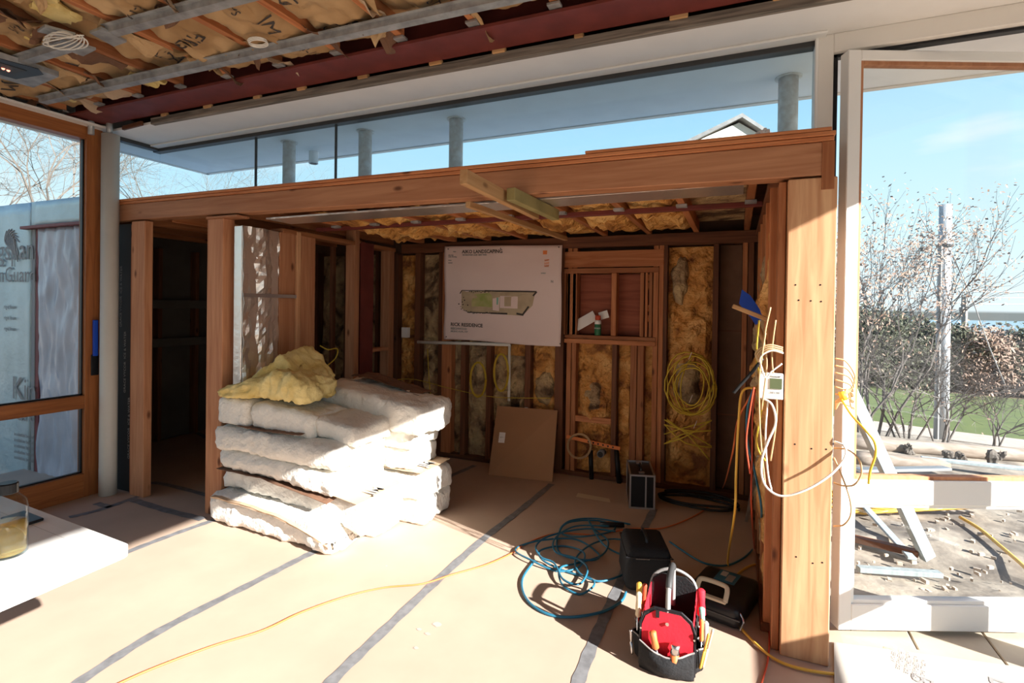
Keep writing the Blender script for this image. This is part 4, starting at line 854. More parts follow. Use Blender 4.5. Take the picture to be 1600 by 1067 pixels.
# ---------------- soft black cube case
o, u, v = bframe(1014, 928, .33); o.z = .002
bc = empty('black_tool_case', o, 'upright black padded case behind the red and black tool bag', 'case')
def rb(o, u, v, w2, d, h, r, taper=0):
    vs = softbox((-w2, 0, 0), (w2, d, h), 5, .0, (8, 8, 6), r); mb = MB()
    mb.add([o+u*(p.x*(1-taper*p.z/h))+v*(p.y*(1-taper*.3*p.z/h)+.0)+V((0, 0, p.z)) for p in vs.v], vs.f); return mb
rb(o, u, v, .122, .29, .225, .035, .1).build('shell', 'black', bc, smooth=True)
MB().tube(spline([o+u*.0+v*.08+V((0, 0, .22)), o+u*.0+v*.10+V((0, 0, .245)), o+u*.0+v*.2+V((0, 0, .245)), o+v*.22+V((0, 0, .22))], 5), .008, 8).build('handle', 'blackp', bc)
sm = MB()
for z in (.18,): sm.tube(spline([o+u*a+v*b_+V((0, 0, z)) for a, b_ in ((-.112, .03), (-.10, -.002), (.10, -.002), (.112, .03), (.112, .26), (.09, .29), (-.09, .29), (-.112, .26))], 4, True), .003, 6)
sm.build('seam', 'blackp', bc)
MB().obox(o, u, v, (0, 0, 1), (-.07, .0), (-.004, .0), (.172, .177)).build('zip_pull', 'steel', bc)
# ---------------- flat black power tool case
o, u, v = bframe(1108, 972, -.28); o.z = .002
kc = empty('power_tool_case', o, 'flat black plastic case with a beige handle lying right of the tool bag', 'case')
rb(o, u, v, .14, .36, .105, .03, .06).build('shell', 'blackp', kc, smooth=True)
MB().obox(o, u, v, (0, 0, 1), (-.135, .135), (-.004, .004), (.05, .056)).build('seam', 'darkgrey', kc)
hp = [(-.065, .015, .108), (-.065, .045, .150), (-.045, .055, .163), (.045, .055, .163), (.065, .045, .150), (.065, .015, .108)]
MB().tube(spline([o+u*a+v*b_+V((0, 0, c)) for a, b_, c in hp], 5), .011, 8).build('handle', 'beige', kc, smooth=True)
MB().obox(o, u, v, (0, 0, 1), (-.07, .07), (.005, .03), (.10, .113), .003).build('handle_base', 'beige', kc)
MB().obox(o, u, v, (0, 0, 1), (-.05, .05), (.20, .32), (.104, .1065), .001).build('label', 'blue', kc); MB().obox(o, u, v, (0, 0, 1), (-.035, -.005), (.26, .31), (.1065, .1072), 0).build('label_print', 'inkl', kc); MB().obox(o, u, v, (0, 0, 1), (.0, .035), (.22, .29), (.1065, .1072), 0).build('label_print', 'inkg', kc)
MB().tube(spline([o+u*.13+v*.02+V((0, 0, .08)), o+u*.15+v*-.0+V((0, 0, .06)), o+u*.14+v*-.01+V((0, 0, .02))], 5), .004, 6).build('latch', 'steel', kc)
# ---------------- tool tote
o = onZ(1041, 1052); o.z = .003; ang = math.atan2(-o.x, o.y)*1.0; ang = .02
u = V((math.cos(ang), math.sin(ang), 0)); v = V((-math.sin(ang), math.cos(ang), 0)); U = V((0, 0, 1))
tt = empty('tool_bag', o, 'open black and red fabric tool bag with a tall loop handle in the foreground', 'bag')
G = lambda a, b_, c: o+u*a+v*b_+U*c
wb_, dp_, hb = .105, .30, .13
MB().obox(o, u, v, U, (-wb_, wb_), (.0, dp_), (0, .012), .004).build('base', 'blackp', tt)
# end panels: arched flap, red inside on the near face
def arch(y, lean, mat, hh, off, name, w0=wb_, seg=9, lo=.0):
    prof = [(-w0, lo), (-w0, hh*.72), (-w0*.86, hh*.88), (-w0*.5, hh), (w0*.5, hh), (w0*.86, hh*.88), (w0, hh*.72), (w0, lo)]; n_ = len(prof)
    vs = [G(a, y+lean*c/hh, c) for a, c in prof]+[G(a, y+lean*c/hh+off, c) for a, c in prof]
    return MB().add(vs, [tuple(range(n_)), tuple(range(2*n_-1, n_-1, -1))]+[((i+1) % n_, i, i+n_, (i+1) % n_+n_) for i in range(n_)]).build(name, mat, tt)
arch(.0, .02, 'black', .235, .008, 'end_panel'); fl_ = arch(-.003, .02, 'red', .228, .002, 'red_lining', wb_-.006, lo=.06)
arch(dp_, -.02, 'black', .255, .008, 'end_panel')
pf = [(-wb_, .004, .012), (-wb_, .02, .17), (-wb_*.86, .025, .21), (-wb_*.5, .027, .237), (wb_*.5, .027, .237), (wb_*.86, .025, .21), (wb_, .02, .17), (wb_, .004, .012)]
MB().tube([G(a, y-.004, z) for a, y, z in pf], .005, 8).build('edge_binding', 'blackp', tt)
# bulging front pocket
def pk(s, t_):
    a = (-1+2*s)*wb_*1.0; top = .105-.025*math.cos((s-.5)*math.pi)+.012*abs(s-.5)
    bulge = math.cos((s-.5)*math.pi)*.045*(.55+.45*math.sin(t_*3.1))+.008+.004*fr((s*6, t_*5, 1)); return G(a, -bulge, top*t_)
MB().grid(pk, 18, 10, tuple(v*.004)).build('front_pocket', 'black', tt, smooth=True)
MB().tube([pk(i/18, 1.0) for i in range(19)], .0035, 6).build('pocket_binding', 'inkg', tt)
# side walls with red insides and side pockets
for sx in (-1, 1):
    x = sx*wb_
    MB().obox(o, u, v, U, (min(x, x-sx*.006), max(x, x-sx*.006)), (.01, dp_-.0), (.0, .15), .002).build('side_panel', 'black', tt)
    MB().obox(o, u, v, U, (min(x-sx*.006, x-sx*.009), max(x-sx*.006, x-sx*.009)), (.02, dp_-.01), (.02, .205), .001).build('red_lining', 'red', tt)
    MB().grid(lambda s, t_, sx=sx: G(sx*(wb_+.006+.035*math.sin(s*math.pi*3)**2*(.7+.3*t_)), .02+(dp_-.05)*s, .012+.09*t_+.0*s), 24, 6, tuple(u*(-sx*.003))).build('side_pocket', 'black', tt, smooth=True)
    MB().tube([G(sx*(wb_+.006+.035*math.sin(s/24*math.pi*3)**2), .02+(dp_-.05)*s/24, .103) for s in range(25)], .003, 5).build('pocket_binding', 'inkg', tt)
# loop handle along the bag
hp = [(.0, .03, .13), (.0, .03, .25), (.0, .05, .31), (.0, .09, .335), (.0, .20, .335), (0, .24, .31), (0, .265, .25), (0, .27, .13)]
hd_ = MB().tube(spline([G(*p) for p in hp], 6), .010, 10).build('handle', 'inkg', tt, smooth=True); MB().tube(spline([G(*p) for p in hp[2:6]], 6), .0135, 10).build('handle_grip', 'darkgrey', hd_, smooth=True)
MB().tube(spline([G(-wb_, dp_-.01, .16), G(-.08, dp_, .24), G(0, dp_, .275), G(.08, dp_, .24), G(wb_, dp_-.01, .16)], 6), .007, 8).build('edge_binding', 'inkg', tt)
c_ = G(0, .010, .19); MB().tube([c_, c_-v*.006], .007, 12).build('snap_button', 'steel', tt)
MB().obox(G(-.045, .016, .205), u, v, U, (0, .014), (-.006, 0), (0, .03)).build('hook_tab', 'blackp', tt)
for s_ in (-1, 1): c_ = G(s_*wb_*.98, .012, .15); MB().tube([c_, c_-v*.006], .004, 10).build('rivet', 'steel', tt)
def tool(name, label, p, q, r, mh, mb_, cat, hl=.5, tip=.35):
    p, q = V(p), V(q); t_ = empty(name, p, label, cat); m_ = p+(q-p)*hl
    MB().tube([p, p+(m_-p)*.1, m_], [r*tip, r*tip, r*tip], 7).build('shank', mb_, t_, smooth=True)
    MB().tube([m_, m_+(q-m_)*.08, m_+(q-m_)*.5, q-(q-m_)*.06, q], [r*.6, r, r*.85, r, r*.6], 9).build('handle', mh, t_, smooth=True)
tool('chisel', 'brown handled chisel standing in the left side pocket of the tool bag', G(-.125, .06, .06), G(-.118, .05, .27), .012, 'beige', 'steel', 'tool')
tool('screwdriver', 'yellow and clear handled screwdriver in the left side pocket', G(-.13, .10, .03), G(-.124, .10, .285), .013, 'yelo', 'steel', 'tool')
tool('screwdriver', 'slim pink handled screwdriver in the left side pocket', G(-.118, .13, .03), G(-.105, .13, .27), .010, 'redc', 'steel', 'tool')
tool('screwdriver', 'fat red handled screwdriver in the right side pocket', G(.125, .17, .10), G(.118, .17, .275), .018, 'red', 'steel', 'tool', .35)
tool('screwdriver', 'green handled screwdriver in the right side pocket', G(.13, .12, .05), G(.125, .12, .225), .013, 'plant', 'steel', 'tool', .6)
tool('pliers', 'grey handled pliers in the right side pocket', G(.14, .08, .03), G(.142, .07, .20), .012, 'inkg', 'steel', 'tool', .4)
tool('screwdriver', 'orange handled tool beside the grey pliers in the right pocket', G(.125, .07, .03), G(.128, .06, .21), .009, 'inko', 'steel', 'tool', .5)
tool('pencil', 'yellow pencil leaning out of the right side pocket', G(.125, .02, .04), G(.155, -.01, .20), .005, 'yelo', 'yelo', 'pencil', .5, 1)
tool('pencil', 'tan flat pencil leaning out of the right side pocket', G(.135, .03, .04), G(.17, .0, .215), .005, 'beige', 'beige', 'pencil', .5, 1)
tool('scissors', 'red handled snips in the front pocket of the tool bag', G(-.03, -.02, .06), G(-.055, -.012, .16), .015, 'orangec', 'steel', 'tool', .35)
tool('chuck_key', 'steel cone tipped tool with orange band in the front pocket', G(.03, -.025, .05), G(.035, -.02, .135), .019, 'steel', 'orangec', 'tool', .55, .9)
tool('nail_set', 'thin steel punch in the left rear pocket of the tool bag', G(-.14, .03, .02), G(-.145, .02, .125), .006, 'steel', 'steel', 'tool', .5, .9)
# ---------------- cords and hoses on the floor
def hose(name, pts, r, mat, label, k=8, cat='cord'): o_ = MB().tube(spline(pts, k), r, 8).build(name, mat, None, None, True); tag(o_, label, cat); return o_
F_ = lambda pts, z=.006: fl(pts, z)
hose('extension_cord', F_([(150, 1085), (230, 1048), (330, 1010), (410, 985), (470, 957), (540, 932), (600, 918), (660, 912), (705, 898), (760, 882), (800, 864), (822, 849), (870, 833), (930, 835), (985, 826)], .005)+F_([(1040, 824), (1100, 797), (1128, 765)], .006)+[onY(1143, 715, 3.0), onY(1152, 660, 2.95), onY(1166, 630, 2.85), onY(1180, 606, 2.75)], .0045, 'orangec', 'long orange extension cord snaking across the papered floor to the right wall')
bp_ = [(985, 819), (930, 812), (890, 818), (875, 830), (900, 841), (950, 836), (960, 822), (930, 815), (885, 822), (870, 845), (880, 870), (925, 880), (935, 865), (900, 845), (850, 848), (815, 852), (806, 864), (830, 880), (870, 892), (905, 888), (912, 868), (880, 853), (845, 862), (848, 880), (885, 893), (920, 905), (928, 920), (905, 928), (878, 915), (875, 893), (900, 880), (940, 870), (950, 850), (930, 828), (918, 812), (940, 852), (970, 866), (990, 870)]
hp_ = F_(bp_, .007); 
for i, p in enumerate(hp_): p.z = .007+.009*(i % 3)
hose('air_hose', hp_, .0055, 'blue', 'tangled blue air hose coil on the floor left of the black case', 9, 'hose')
hose('air_hose', F_([(835, 876), (816, 905), (822, 935), (850, 957), (890, 964), (940, 956), (970, 940), (978, 925)], .008), .0065, 'blue', 'big loose blue hose loop swinging from the tangle toward the tool bag', 8, 'hose')
cn = MB().tube(F_([(938, 819), (975, 820)], .02), .016, 10).build('hose_coupling', 'blackp', None, None, True); tag(cn, 'black cord connector lying on the blue hose tangle', 'connector')
hose('air_hose', F_([(1046, 846), (1085, 872), (1110, 882), (1140, 882), (1170, 865), (1185, 840)], .008)+[onY(1190, 800, 2.75), onY(1180, 740, 2.75), onY(1168, 690, 2.75), onY(1168, 640, 2.75), onY(1178, 606, 2.72)], .0055, 'blue', 'blue hose hanging from the right wall and running behind the black cases', 8, 'hose')
hose('yellow_hose', F_([(1148, 790)], .01)[:0]+[onY(1182, 606, 2.66), onY(1160, 612, 2.66), onY(1154, 660, 2.66), onY(1150, 740, 2.66), onY(1148, 800, 2.66)]+F_([(1137, 880), (1150, 908), (1185, 930), (1215, 936)], .02), .0055, 'yelo', 'yellow orange cord hanging beside the alcove right wall to the floor', 8)
hose('yellow_hose', F_([(1222, 885), (1180, 882), (1150, 900), (1137, 935), (1150, 970), (1180, 1005), (1215, 1032), (1262, 1047), (1330, 1056), (1420, 1066), (1500, 1075)], .010), .006, 'yelo', 'yellow orange cord curling on the floor and passing in front of the right post')
hose('red_cord', [onY(1180, 608, 2.72), onY(1176, 650, 2.72), onY(1175, 720, 2.72), onY(1174, 790, 2.72)]+F_([(1180, 862), (1196, 930), (1202, 985), (1200, 1030), (1188, 1075)], .006), .004, 'redc', 'dark red cord dropping along the alcove right wall and out along the floor')
bk = []
for k in range(44): t_ = k*.36; bk.append(onZ(1092, 790)+V((math.cos(t_)*(.27+.02*math.sin(k)), math.sin(t_)*(.13+.01*math.cos(k*1.3)), .012+.0012*k)))
hose('black_hose', bk, .009, 'blkc', 'black hose coil lying in the shaded rear corner of the alcove', 3, 'hose')
st_ = MB().beam(onZ(1166, 815, .02), onY(1186, 712, 2.9), .02, .006).build('steel_rule', 'alu'); tag(st_, 'pale metal strip leaning at the foot of the alcove right wall', 'strip')
fp = MB().hexa([onZ(900, 776, .001), onZ(954, 785, .001), onZ(952, 779, .001), onZ(903, 770, .001)]+[onZ(900, 776, .005), onZ(954, 785, .005), onZ(952, 779, .005), onZ(903, 770, .005)]).build('floor_vent', 'beige'); tag(fp, 'narrow beige vent slot cover in the floor before the back wall', 'vent')
hose('air_hose', F_([(1000, 850), (960, 842), (925, 850), (900, 872), (905, 895), (935, 908), (968, 900), (985, 890)], .02)[:-1]+F_([(978, 892)], .012), .0055, 'blue', 'blue hose strand between the tangle and the black case', 8, 'hose')
hose('air_hose', F_([(952, 822), (900, 822), (868, 840), (868, 862), (900, 872), (918, 888), (906, 912), (880, 905), (866, 880), (845, 870), (838, 852), (862, 836), (915, 826), (962, 830)], .03), .0055, 'blue', 'inner loops lying over the blue hose tangle', 8, 'hose')
# wall coils of yellow cable
yc = MB(); cx_, cy_ = 1083, 600
for k in range(7):
    rx, ry = 34+random.uniform(-12, 12), 42+random.uniform(-14, 12); ox, oy = random.uniform(-8, 8), random.uniform(-8, 10)
    yc.tube([onY(cx_+ox+rx*math.cos(t_*.33)+3*math.sin(t_*.66+k), cy_+oy+ry*math.sin(t_*.33), 4.24-.006*k) for t_ in range(20)], .0055, 6)
for k in range(6):
    a, b_ = random.uniform(655, 695), random.uniform(650, 700)
    yc.tube(spline([onY(1038, a, 4.25), onY(1070, (a+b_)/2+random.uniform(-12, 12), 4.20), onY(1112, b_, 4.25)], 6), .0055, 6)
yc.tube(spline([onY(1042, 655, 4.24), onY(1075, 680, 4.22), onY(1108, 718, 4.25)], 6), .0055, 6)
ycw = tag(yc.build('cable_coil', 'yelc', None, None, True), 'big tangle of yellow cable hung on the foam right of the niche', 'cable')
for px, py in ((1080, 623), (1087, 663), (1079, 556)): MB().beam(onY(px-3, py+6, 4.19), onY(px+2, py-6, 4.19), .02, .003).build('tie_tag', 'paperw', ycw)
c2_ = MB()
for k in range(3): c2_.tube([onY(905+(17+k)*math.cos(t_*.33), 697+(18+k)*math.sin(t_*.33), 4.28-.008*k) for t_ in range(20)], .004, 5)
tag(c2_.build('cable_coil', 'tanc', None, None, True), 'small tan cable loop hooked on the orange strap', 'cable')
for i, (cx_, cy_, rx, ry, lb_) in enumerate(((747, 593, 11, 26, 'yellow cable loop on the foam below the left half of the site plan'), (783, 582, 10, 28, 'yellow cable loop beside the short white vertical pipe'))):
    q_ = MB()
    for k in range(3): q_.tube([onY(cx_+(rx+k)*math.cos(t_*.33), cy_+(ry+k)*math.sin(t_*.33), 4.27-.008*k) for t_ in range(20)], .004, 5)
    tag(q_.build('cable_coil', 'yelc', None, None, True), lb_, 'cable')
hose('wall_cable', [onY(668, 545, 4.28), onY(672, 610, 4.26), onY(680, 640, 4.26), onY(686, 660, 4.28)], .004, 'yelc', 'yellow cable drooping between the studs left of the site plan', 6, 'cable')
hose('wall_cable', [onY(580, 600, 3.9), onY(640, 592, 4.26), onY(700, 606, 4.30), onY(770, 620, 4.30), onY(860, 622, 4.3)], .003, 'yelc', 'thin yellow cable running level through the studs of the back wall', 6, 'cable')
hose('wall_cable', [onX(500, 540, XP), onX(512, 546, XP+.03), onX(527, 545, XP+.03), onX(524, 560, XP+.02), onX(506, 575, XP)], .005, 'yelc', 'yellow cable bowing out of the stud partition above the insulation stack', 6, 'cable')
# ---------------- right wall cables, thermostat, shovel, stick
th = empty('thermostat', onY(1208, 603, 2.58), 'white boxed thermostat hanging on wires left of the sunlit post', 'thermostat')
A, B_ = onY(1186, 622, 2.46), onY(1224, 584, 2.46); MB().box((A.x, 2.455, A.z), (B_.x, 2.48, B_.z), .003).build('casing', 'white', th)
A, B_ = onY(1203, 607, 2.453), onY(1222, 592, 2.453); MB().box((A.x, 2.452, A.z), (B_.x, 2.456, B_.z)).build('display', plain('lcd_green', (.10, .12, .06), .3), th)
text('lettering', 'Honeywell', .010, onY(1203, 588.5, 2.453), (1, 0, 0), (0, 0, 1), 'ink', th, .0004); text('lettering', 'ON OFF', .012, onY(1203, 614, 2.453), (1, 0, 0), (0, 0, 1), 'inkg', th, .0004)
hose('white_cable', [onY(1190, 622, 2.45), onY(1206, 632, 2.44), onY(1212, 660, 2.45), onY(1200, 690, 2.44), onY(1190, 720, 2.42), onY(1192, 750, 2.41), onY(1205, 768, 2.40), onY(1226, 775, 2.39), onY(1262, 764, 2.38), onY(1296, 743, 2.39), onY(1316, 722, 2.42), onY(1322, 705, 2.44), onY(1316, 695, 2.46), onY(1304, 690, 2.48)], .0045, 'whc', 'thick white cable looping low across the front of the sunlit post', 6, 'cable')
wc = MB()
for k in range(7):
    y0_ = 560+k*11; wc.tube(spline([onY(1305, y0_, 2.56), onY(1322+k*2, y0_+5+k, 2.56), onY(1336-k, y0_+28-k*3, 2.56), onY(1330-k, 608, 2.56), onY(1318, 618, 2.55), onY(1305, 628+k*2, 2.55)], 5), .0035, 6)
tag(wc.build('cable_bundle', 'tanc', None, None, True), 'bundle of tan wires looping off the right edge of the sunlit post', 'cable')
wt = MB().tube([onY(1315, 612, 2.55), onY(1319, 625, 2.55)], .014, 10).build('cable_tie', 'yelc', None, None, True); tag(wt, 'yellow tape wrap holding the wire bundle beside the post', 'tie')
hose('tan_cable', [onY(1315, 624, 2.54), onY(1330, 648, 2.50), onY(1352, 672, 2.43), onY(1366, 690, 2.43), onY(1368, 710, 2.43), onY(1360, 735, 2.43), onY(1357, 756, 2.43)], .0045, 'yelc', 'frayed tan wire hanging in front of the open glass door', 6, 'cable')
hose('tan_cable', [onY(1303, 700, 2.49), onY(1325, 703, 2.46), onY(1342, 718, 2.45), onY(1346, 740, 2.45), onY(1335, 757, 2.45), onY(1318, 759, 2.46), onY(1303, 754, 2.49)], .0035, 'tanc', 'tan wire loop low on the right side of the post', 6, 'cable')
hose('tan_cable', [onY(1303, 715, 2.49), onY(1316, 745, 2.46), onY(1328, 780, 2.45), onY(1329, 805, 2.45), onY(1318, 820, 2.46), onY(1303, 822, 2.49)], .0035, 'tanc', 'lowest tan wire loop beside the right post', 6, 'cable')
rn = random.Random(11)
cols = ['tanc', 'whc', 'yelc', 'redc', 'blkc', 'tanc', 'whc', 'tanc']
DESC = ['tan wire dropping behind the thermostat', 'white wire dropping below the thermostat', 'yellow wire on the alcove right wall', 'red wire beside the blue hose', 'black cable with a pale end by the thermostat', 'tan wire close to the post side', 'white wire swinging left of the post', 'second tan wire left of the post']
WP = [[(1196, 520), (1190, 560), (1186, 600), (1188, 680), (1196, 760)], [(1200, 625), (1196, 680), (1200, 740), (1207, 770)], [(1186, 500), (1182, 560), (1192, 620), (1182, 690), (1196, 720)], [(1178, 605), (1172, 640), (1166, 690), (1172, 740)], [(1192, 560), (1172, 585), (1158, 600), (1146, 614)], [(1212, 500), (1206, 560), (1214, 640), (1204, 720)], [(1222, 568), (1206, 580), (1196, 590), (1188, 560), (1205, 548), (1224, 552)], [(1204, 480), (1194, 530), (1198, 570), (1190, 640)]]
for i, w_ in enumerate(WP): hose('wall_wire', [onY(x, y, 2.43+.015*(i % 3)) for x, y in w_], .0035 if i != 4 else .007, cols[i], DESC[i], 6, 'cable')
wl = MB()
for k in range(4): wl.tube(spline([onY(1190+k*2, 582, 2.45), onY(1186-k*2, 562-k*3, 2.44), onY(1200, 548-k*3, 2.43), onY(1223, 552-k*3, 2.45)], 5), .003, 6)
tag(wl.build('cable_coil', 'tanc', None, None, True), 'arching wires above the thermostat', 'cable')
sv = empty('blue_shovel', onX(1190, 540, .09), 'blue plastic scoop on a wooden handle hung on the alcove right wall', 'shovel')
A = onY(1162, 452, 2.80); B_ = onY(1180, 497, 2.80); 
MB().add([A+V((-.008, 0, 0)), A+V((.03, .0, -.03)), B_+V((.035, 0, .02)), B_+V((.012, 0, -.05)), B_+V((-.018, 0, 0)), A+V((-.02, 0, -.07))]+[p+V((0, .02, 0)) for p in (A+V((-.008, 0, 0)), A+V((.03, .0, -.03)), B_+V((.035, 0, .02)), B_+V((.012, 0, -.05)), B_+V((-.018, 0, 0)), A+V((-.02, 0, -.07)))], [(0, 1, 2, 3, 4, 5), (11, 10, 9, 8, 7, 6)]+[((i+1) % 6, i, i+6, (i+1) % 6+6) for i in range(6)]).build('blade', 'blup', sv)
MB().tube([B_+V((.008, .01, -.03)), onY(1200, 548, 2.80)], .012, 8).build('handle', 'pine_z', sv, smooth=True)
sk = MB().beam(onY(1145, 478, 2.62), onY(1216, 506, 2.66), .02, .028, (0, 1, 0)).build('wood_stake', 'pine_x'); tag(sk, 'rough wooden stake end sticking out from the alcove right wall', 'board')
# small box on wall near left
bxx = MB().obox((bx(632), YW-.06, bz(527, 637)), (1, 0, 0), (0, 1, 0), (0, 0, 1), (0, .07), (0, .05), (0, .10), .003).build('valve_box', 'paperw'); tag(bxx, 'small white printed box on the pipe in the left bay of the back wall', 'box')
# crumpled paper, gable roof
cp = softbox(onY(1186, 218, 2.56), onY(1200, 199, 2.56)+V((0, .05, 0)), 3, .03, (5, 5, 5), .02).build('crumpled_plastic', 'paperw'); tag(cp, 'crumpled white plastic scrap on top of the timber beam near its right end', 'scrap')
# ================================================================== OUTSIDE
e_dir = (onZ(1470, 700, 0)-V((0, 0, 0))); e_dir.z = 0; e_dir.normalize(); n_dir = V((e_dir.y, -e_dir.x, 0))
def gz(d):   # height of the ground against distance from the house along the view to the right
    K = [(-50, -.12), (2.6, -.14), (5, -.20), (7.2, -.36), (9, -.80), (12.5, -1.62), (15, -2.15), (17, -2.45), (30, -3.3), (38, -3.9), (60, -6.0), (150, -12), (600, -38), (2500, -42)]
    d = d/1.293
    for (a, b_), (c, e2_) in zip(K, K[1:]):
        if d <= c: t_ = (d-a)/(c-a); return b_+(e2_-b_)*t_
    return K[-1][1]
def GP(s, t_, dz_=0): p = e_dir*s+n_dir*t_; return V((p.x, p.y, gz(s)+dz_+(.05*fr((p.x*.7, p.y*.7, 0)) if 3 < s < 14 else 0)))
def strip(name, s0, s1, t0, t1, mat, nu, nv, dz_=0, rough=0, kind='structure'):
    return MB().grid(lambda a, b_: GP(s0+(s1-s0)*b_, t0+(t1-t0)*a, dz_+rough*fr(((s0+(s1-s0)*b_)*1.3, (t0+(t1-t0)*a)*1.3, 5))), nu, nv, (0, 0, -.05)).build(name, mat, None, kind)
strip('ground', -30, 19.7, -40, 40, 'dirt', 100, 90, -.02, .09)
strip('gravel_path', 19.2, 22.8, -60, 60, 'gravel', 60, 6, .0, .03)
strip('lawn', 22.7, 42, -60, 60, 'lawn', 60, 14, .0, .02)
strip('scrub_land', 42, 770, -700, 700, 'farland', 40, 30, .0, 1.0)
MB().add([GP(700, -4000, -2), GP(700, 4000, -2), e_dir*4200+n_dir*5000+V((0, 0, -42)), e_dir*4200-n_dir*5000+V((0, 0, -42))], [(0, 3, 2, 1)]).build('sea', 'sea', None, 'structure')
# pole and wires
def sd(px, d): # ground point below pixel column at forward distance d
    p = atd(px, 500, d); s = p.dot(e_dir); return V((p.x, p.y, gz(s)))
pb = sd(1474, 12.5); tp = atd(1472, 320, 12.5); up_ = empty('utility_pole', pb, 'tall grey utility pole rising behind the shrubs on the right', 'pole')
ub = V((pb.x, pb.y, pb.z-.3)); MB().tube([ub, V((pb.x, pb.y, tp.z))], [.15, .125], 16).build('shaft', 'polewood', up_, smooth=True)
side = rt.copy(); side.z = 0; side.normalize()
MB().tube([ub-side*.16-fw*.08, V((pb.x, pb.y, atd(1472, 385, 12.5).z))-side*.16-fw*.08], .035, 8).build('conduit', 'inkg', up_)
MB().tube([V((pb.x, pb.y, atd(1472, 386, 12.5).z)), V((pb.x, pb.y, atd(1472, 382, 12.5).z))], .165, 16).build('band', 'darkgrey', up_)
for px, py in ((1441, 390), (1448, 392)):
    c_ = atd(px, py, 12.4); MB().tube([c_-V((0, 0, .04)), c_+V((0, 0, .04))], .045, 8).build('insulator', 'darkgrey', up_); MB().tube(spline([c_, atd(1458, 383, 12.4), atd(1466, 384, 12.4)], 5), .012, 5).build('bracket', 'darkgrey', up_)
WL = [('power wire from the near pole sloping off left through the shrub', [(1468, 374), (1430, 381), (1385, 392), (1330, 400)]), ('guy wire slanting down to the right from the near pole', [(1480, 384), (1500, 425), (1520, 470), (1545, 540), (1570, 600)]), ('thin lower wire from the near pole toward the left', [(1466, 419), (1430, 425), (1340, 438)]), ('sagging lowest wire left of the near pole', [(1466, 423), (1440, 432), (1410, 433), (1340, 428)])]
for lb_, w_ in WL: hose('power_line', [atd(x, y, 12.4) for x, y in w_], .012, 'inkg', lb_, 6, 'wire')
p2 = sd(1507, 45); t2 = atd(1507, 463, 45); fp_ = empty('utility_pole', p2, 'small far utility pole against the sea on the right', 'pole'); MB().tube([p2, V((p2.x, p2.y, t2.z))], .22, 8).build('shaft', 'inkg', fp_); MB().tube([atd(1503, 480, 45), atd(1503, 487, 45)], .2, 8).build('transformer', 'inkg', fp_)
for i, y in enumerate((457, 466, 476)): hose('power_line', [atd(1470, y-6, 45), atd(1540, y-1, 45), atd(1700, y-3+i, 45)], .035, 'inkl', ('highest', 'middle', 'lowest')[i]+' of the distant level wires across the sky above the sea', 3, 'wire')
# logs, boards and rubble seen through the door
def dsp(px, py): # ground hit for a pixel through the door
    r = ray(px, py); t_ = 1.0
    for k in range(4000):
        p = CAM+r*t_
        if p.z < gz(p.dot(e_dir)): return p
        t_ *= 1.004
    return p
def logo(name, a, b_, r1, r2, label, cat='log', mat='log', n=10):
    pa, pb_ = dsp(*a), dsp(*b_); pa.z += r1*.6; pb_.z += r2*.6; pts = [pa+(pb_-pa)*i/8+V((0, 0, .04*math.sin(i*2.1)*r1)) for i in range(9)]
    o_ = MB().tube(pts, [r1+(r2-r1)*i/8 for i in range(9)], n).build(name, mat, None, None, True); tag(o_, label, cat); return o_
logo('driftwood_log', (1320, 697), (1660, 722), .085, .085, 'long pale log lying behind the glass door', 'log')
logo('driftwood_log', (1335, 722), (1480, 732), .08, .06, 'short reddish log in front of the long pale log', 'log')
rk = random.Random(5)
for i, (px, py) in enumerate(((1420, 707), (1480, 718), (1497, 722), (1550, 722), (1563, 716))):
    c_ = dsp(px, py); o_ = softbox(c_-V((.05, .04, .02)), c_+V((.05, .04, .11)), i, .05, (5, 5, 5), .06).build('tree_stump', 'bark'); tag(o_, ['leftmost small stump before the long log', 'second small stump before the long log', 'small stump chip beside the second stump', 'fourth stump before the long log', 'rightmost stump before the long log'][i], 'stump')
def plank(a, b_, w, h, mat, label, z0=.03, z1=.03, name='plank'):
    pa, pb_ = dsp(*a), dsp(*b_); pa.z += z0; pb_.z += z1; o_ = MB().beam(pa, pb_, w, h).build(name, mat); tag(o_, label, 'board'); return o_
plank((1440, 727), (1670, 755), .09, .03, 'plankgrey', 'long white board lying on the dirt beyond the glass door', .08, .1)
plank((1340, 742), (1480, 739), .10, .03, 'alu', 'short silvery strip lying just above the door mid rail', .05, .05)
plank((1345, 790), (1425, 880), .05, .02, 'plankgrey', 'grey lath lying on the dirt left of the leaning plank')
plank((1335, 848), (1435, 872), .06, .04, 'dark_x', 'dark board lying on the dirt under the leaning plank foot')
plank((1340, 896), (1470, 905), .05, .03, 'plankgrey', 'thin board near the bottom rail of the glass door')
lpk = MB().beam(dsp(1450, 874)+V((0, 0, .01)), atd(1318, 590, 3.35), .05, .08, bev=.004).build('leaning_plank', 'plankgrey'); tag(lpk, 'pale grey green plank leaning outside the glass door beside the post', 'board')
hose('yellow_garden_hose', [dsp(1500, 812)+V((0, 0, .02)), dsp(1530, 830)+V((0, 0, .02)), dsp(1560, 855)+V((0, 0, .02)), dsp(1600, 890)+V((0, 0, .02)), dsp(1640, 930)+V((0, 0, .02))], .012, 'yelo', 'yellow hose running down right across the dirt outside', 6, 'hose')
gc = MB(); c_ = dsp(1400, 792)
for k in range(9): gc.tube([c_+side*(-.35+.09*k)+V((math.cos(t_*.4)*(.30+.02*k), math.sin(t_*.4)*.2, .03+.008*k+.02*math.sin(t_))) for t_ in range(17)], .012, 5)
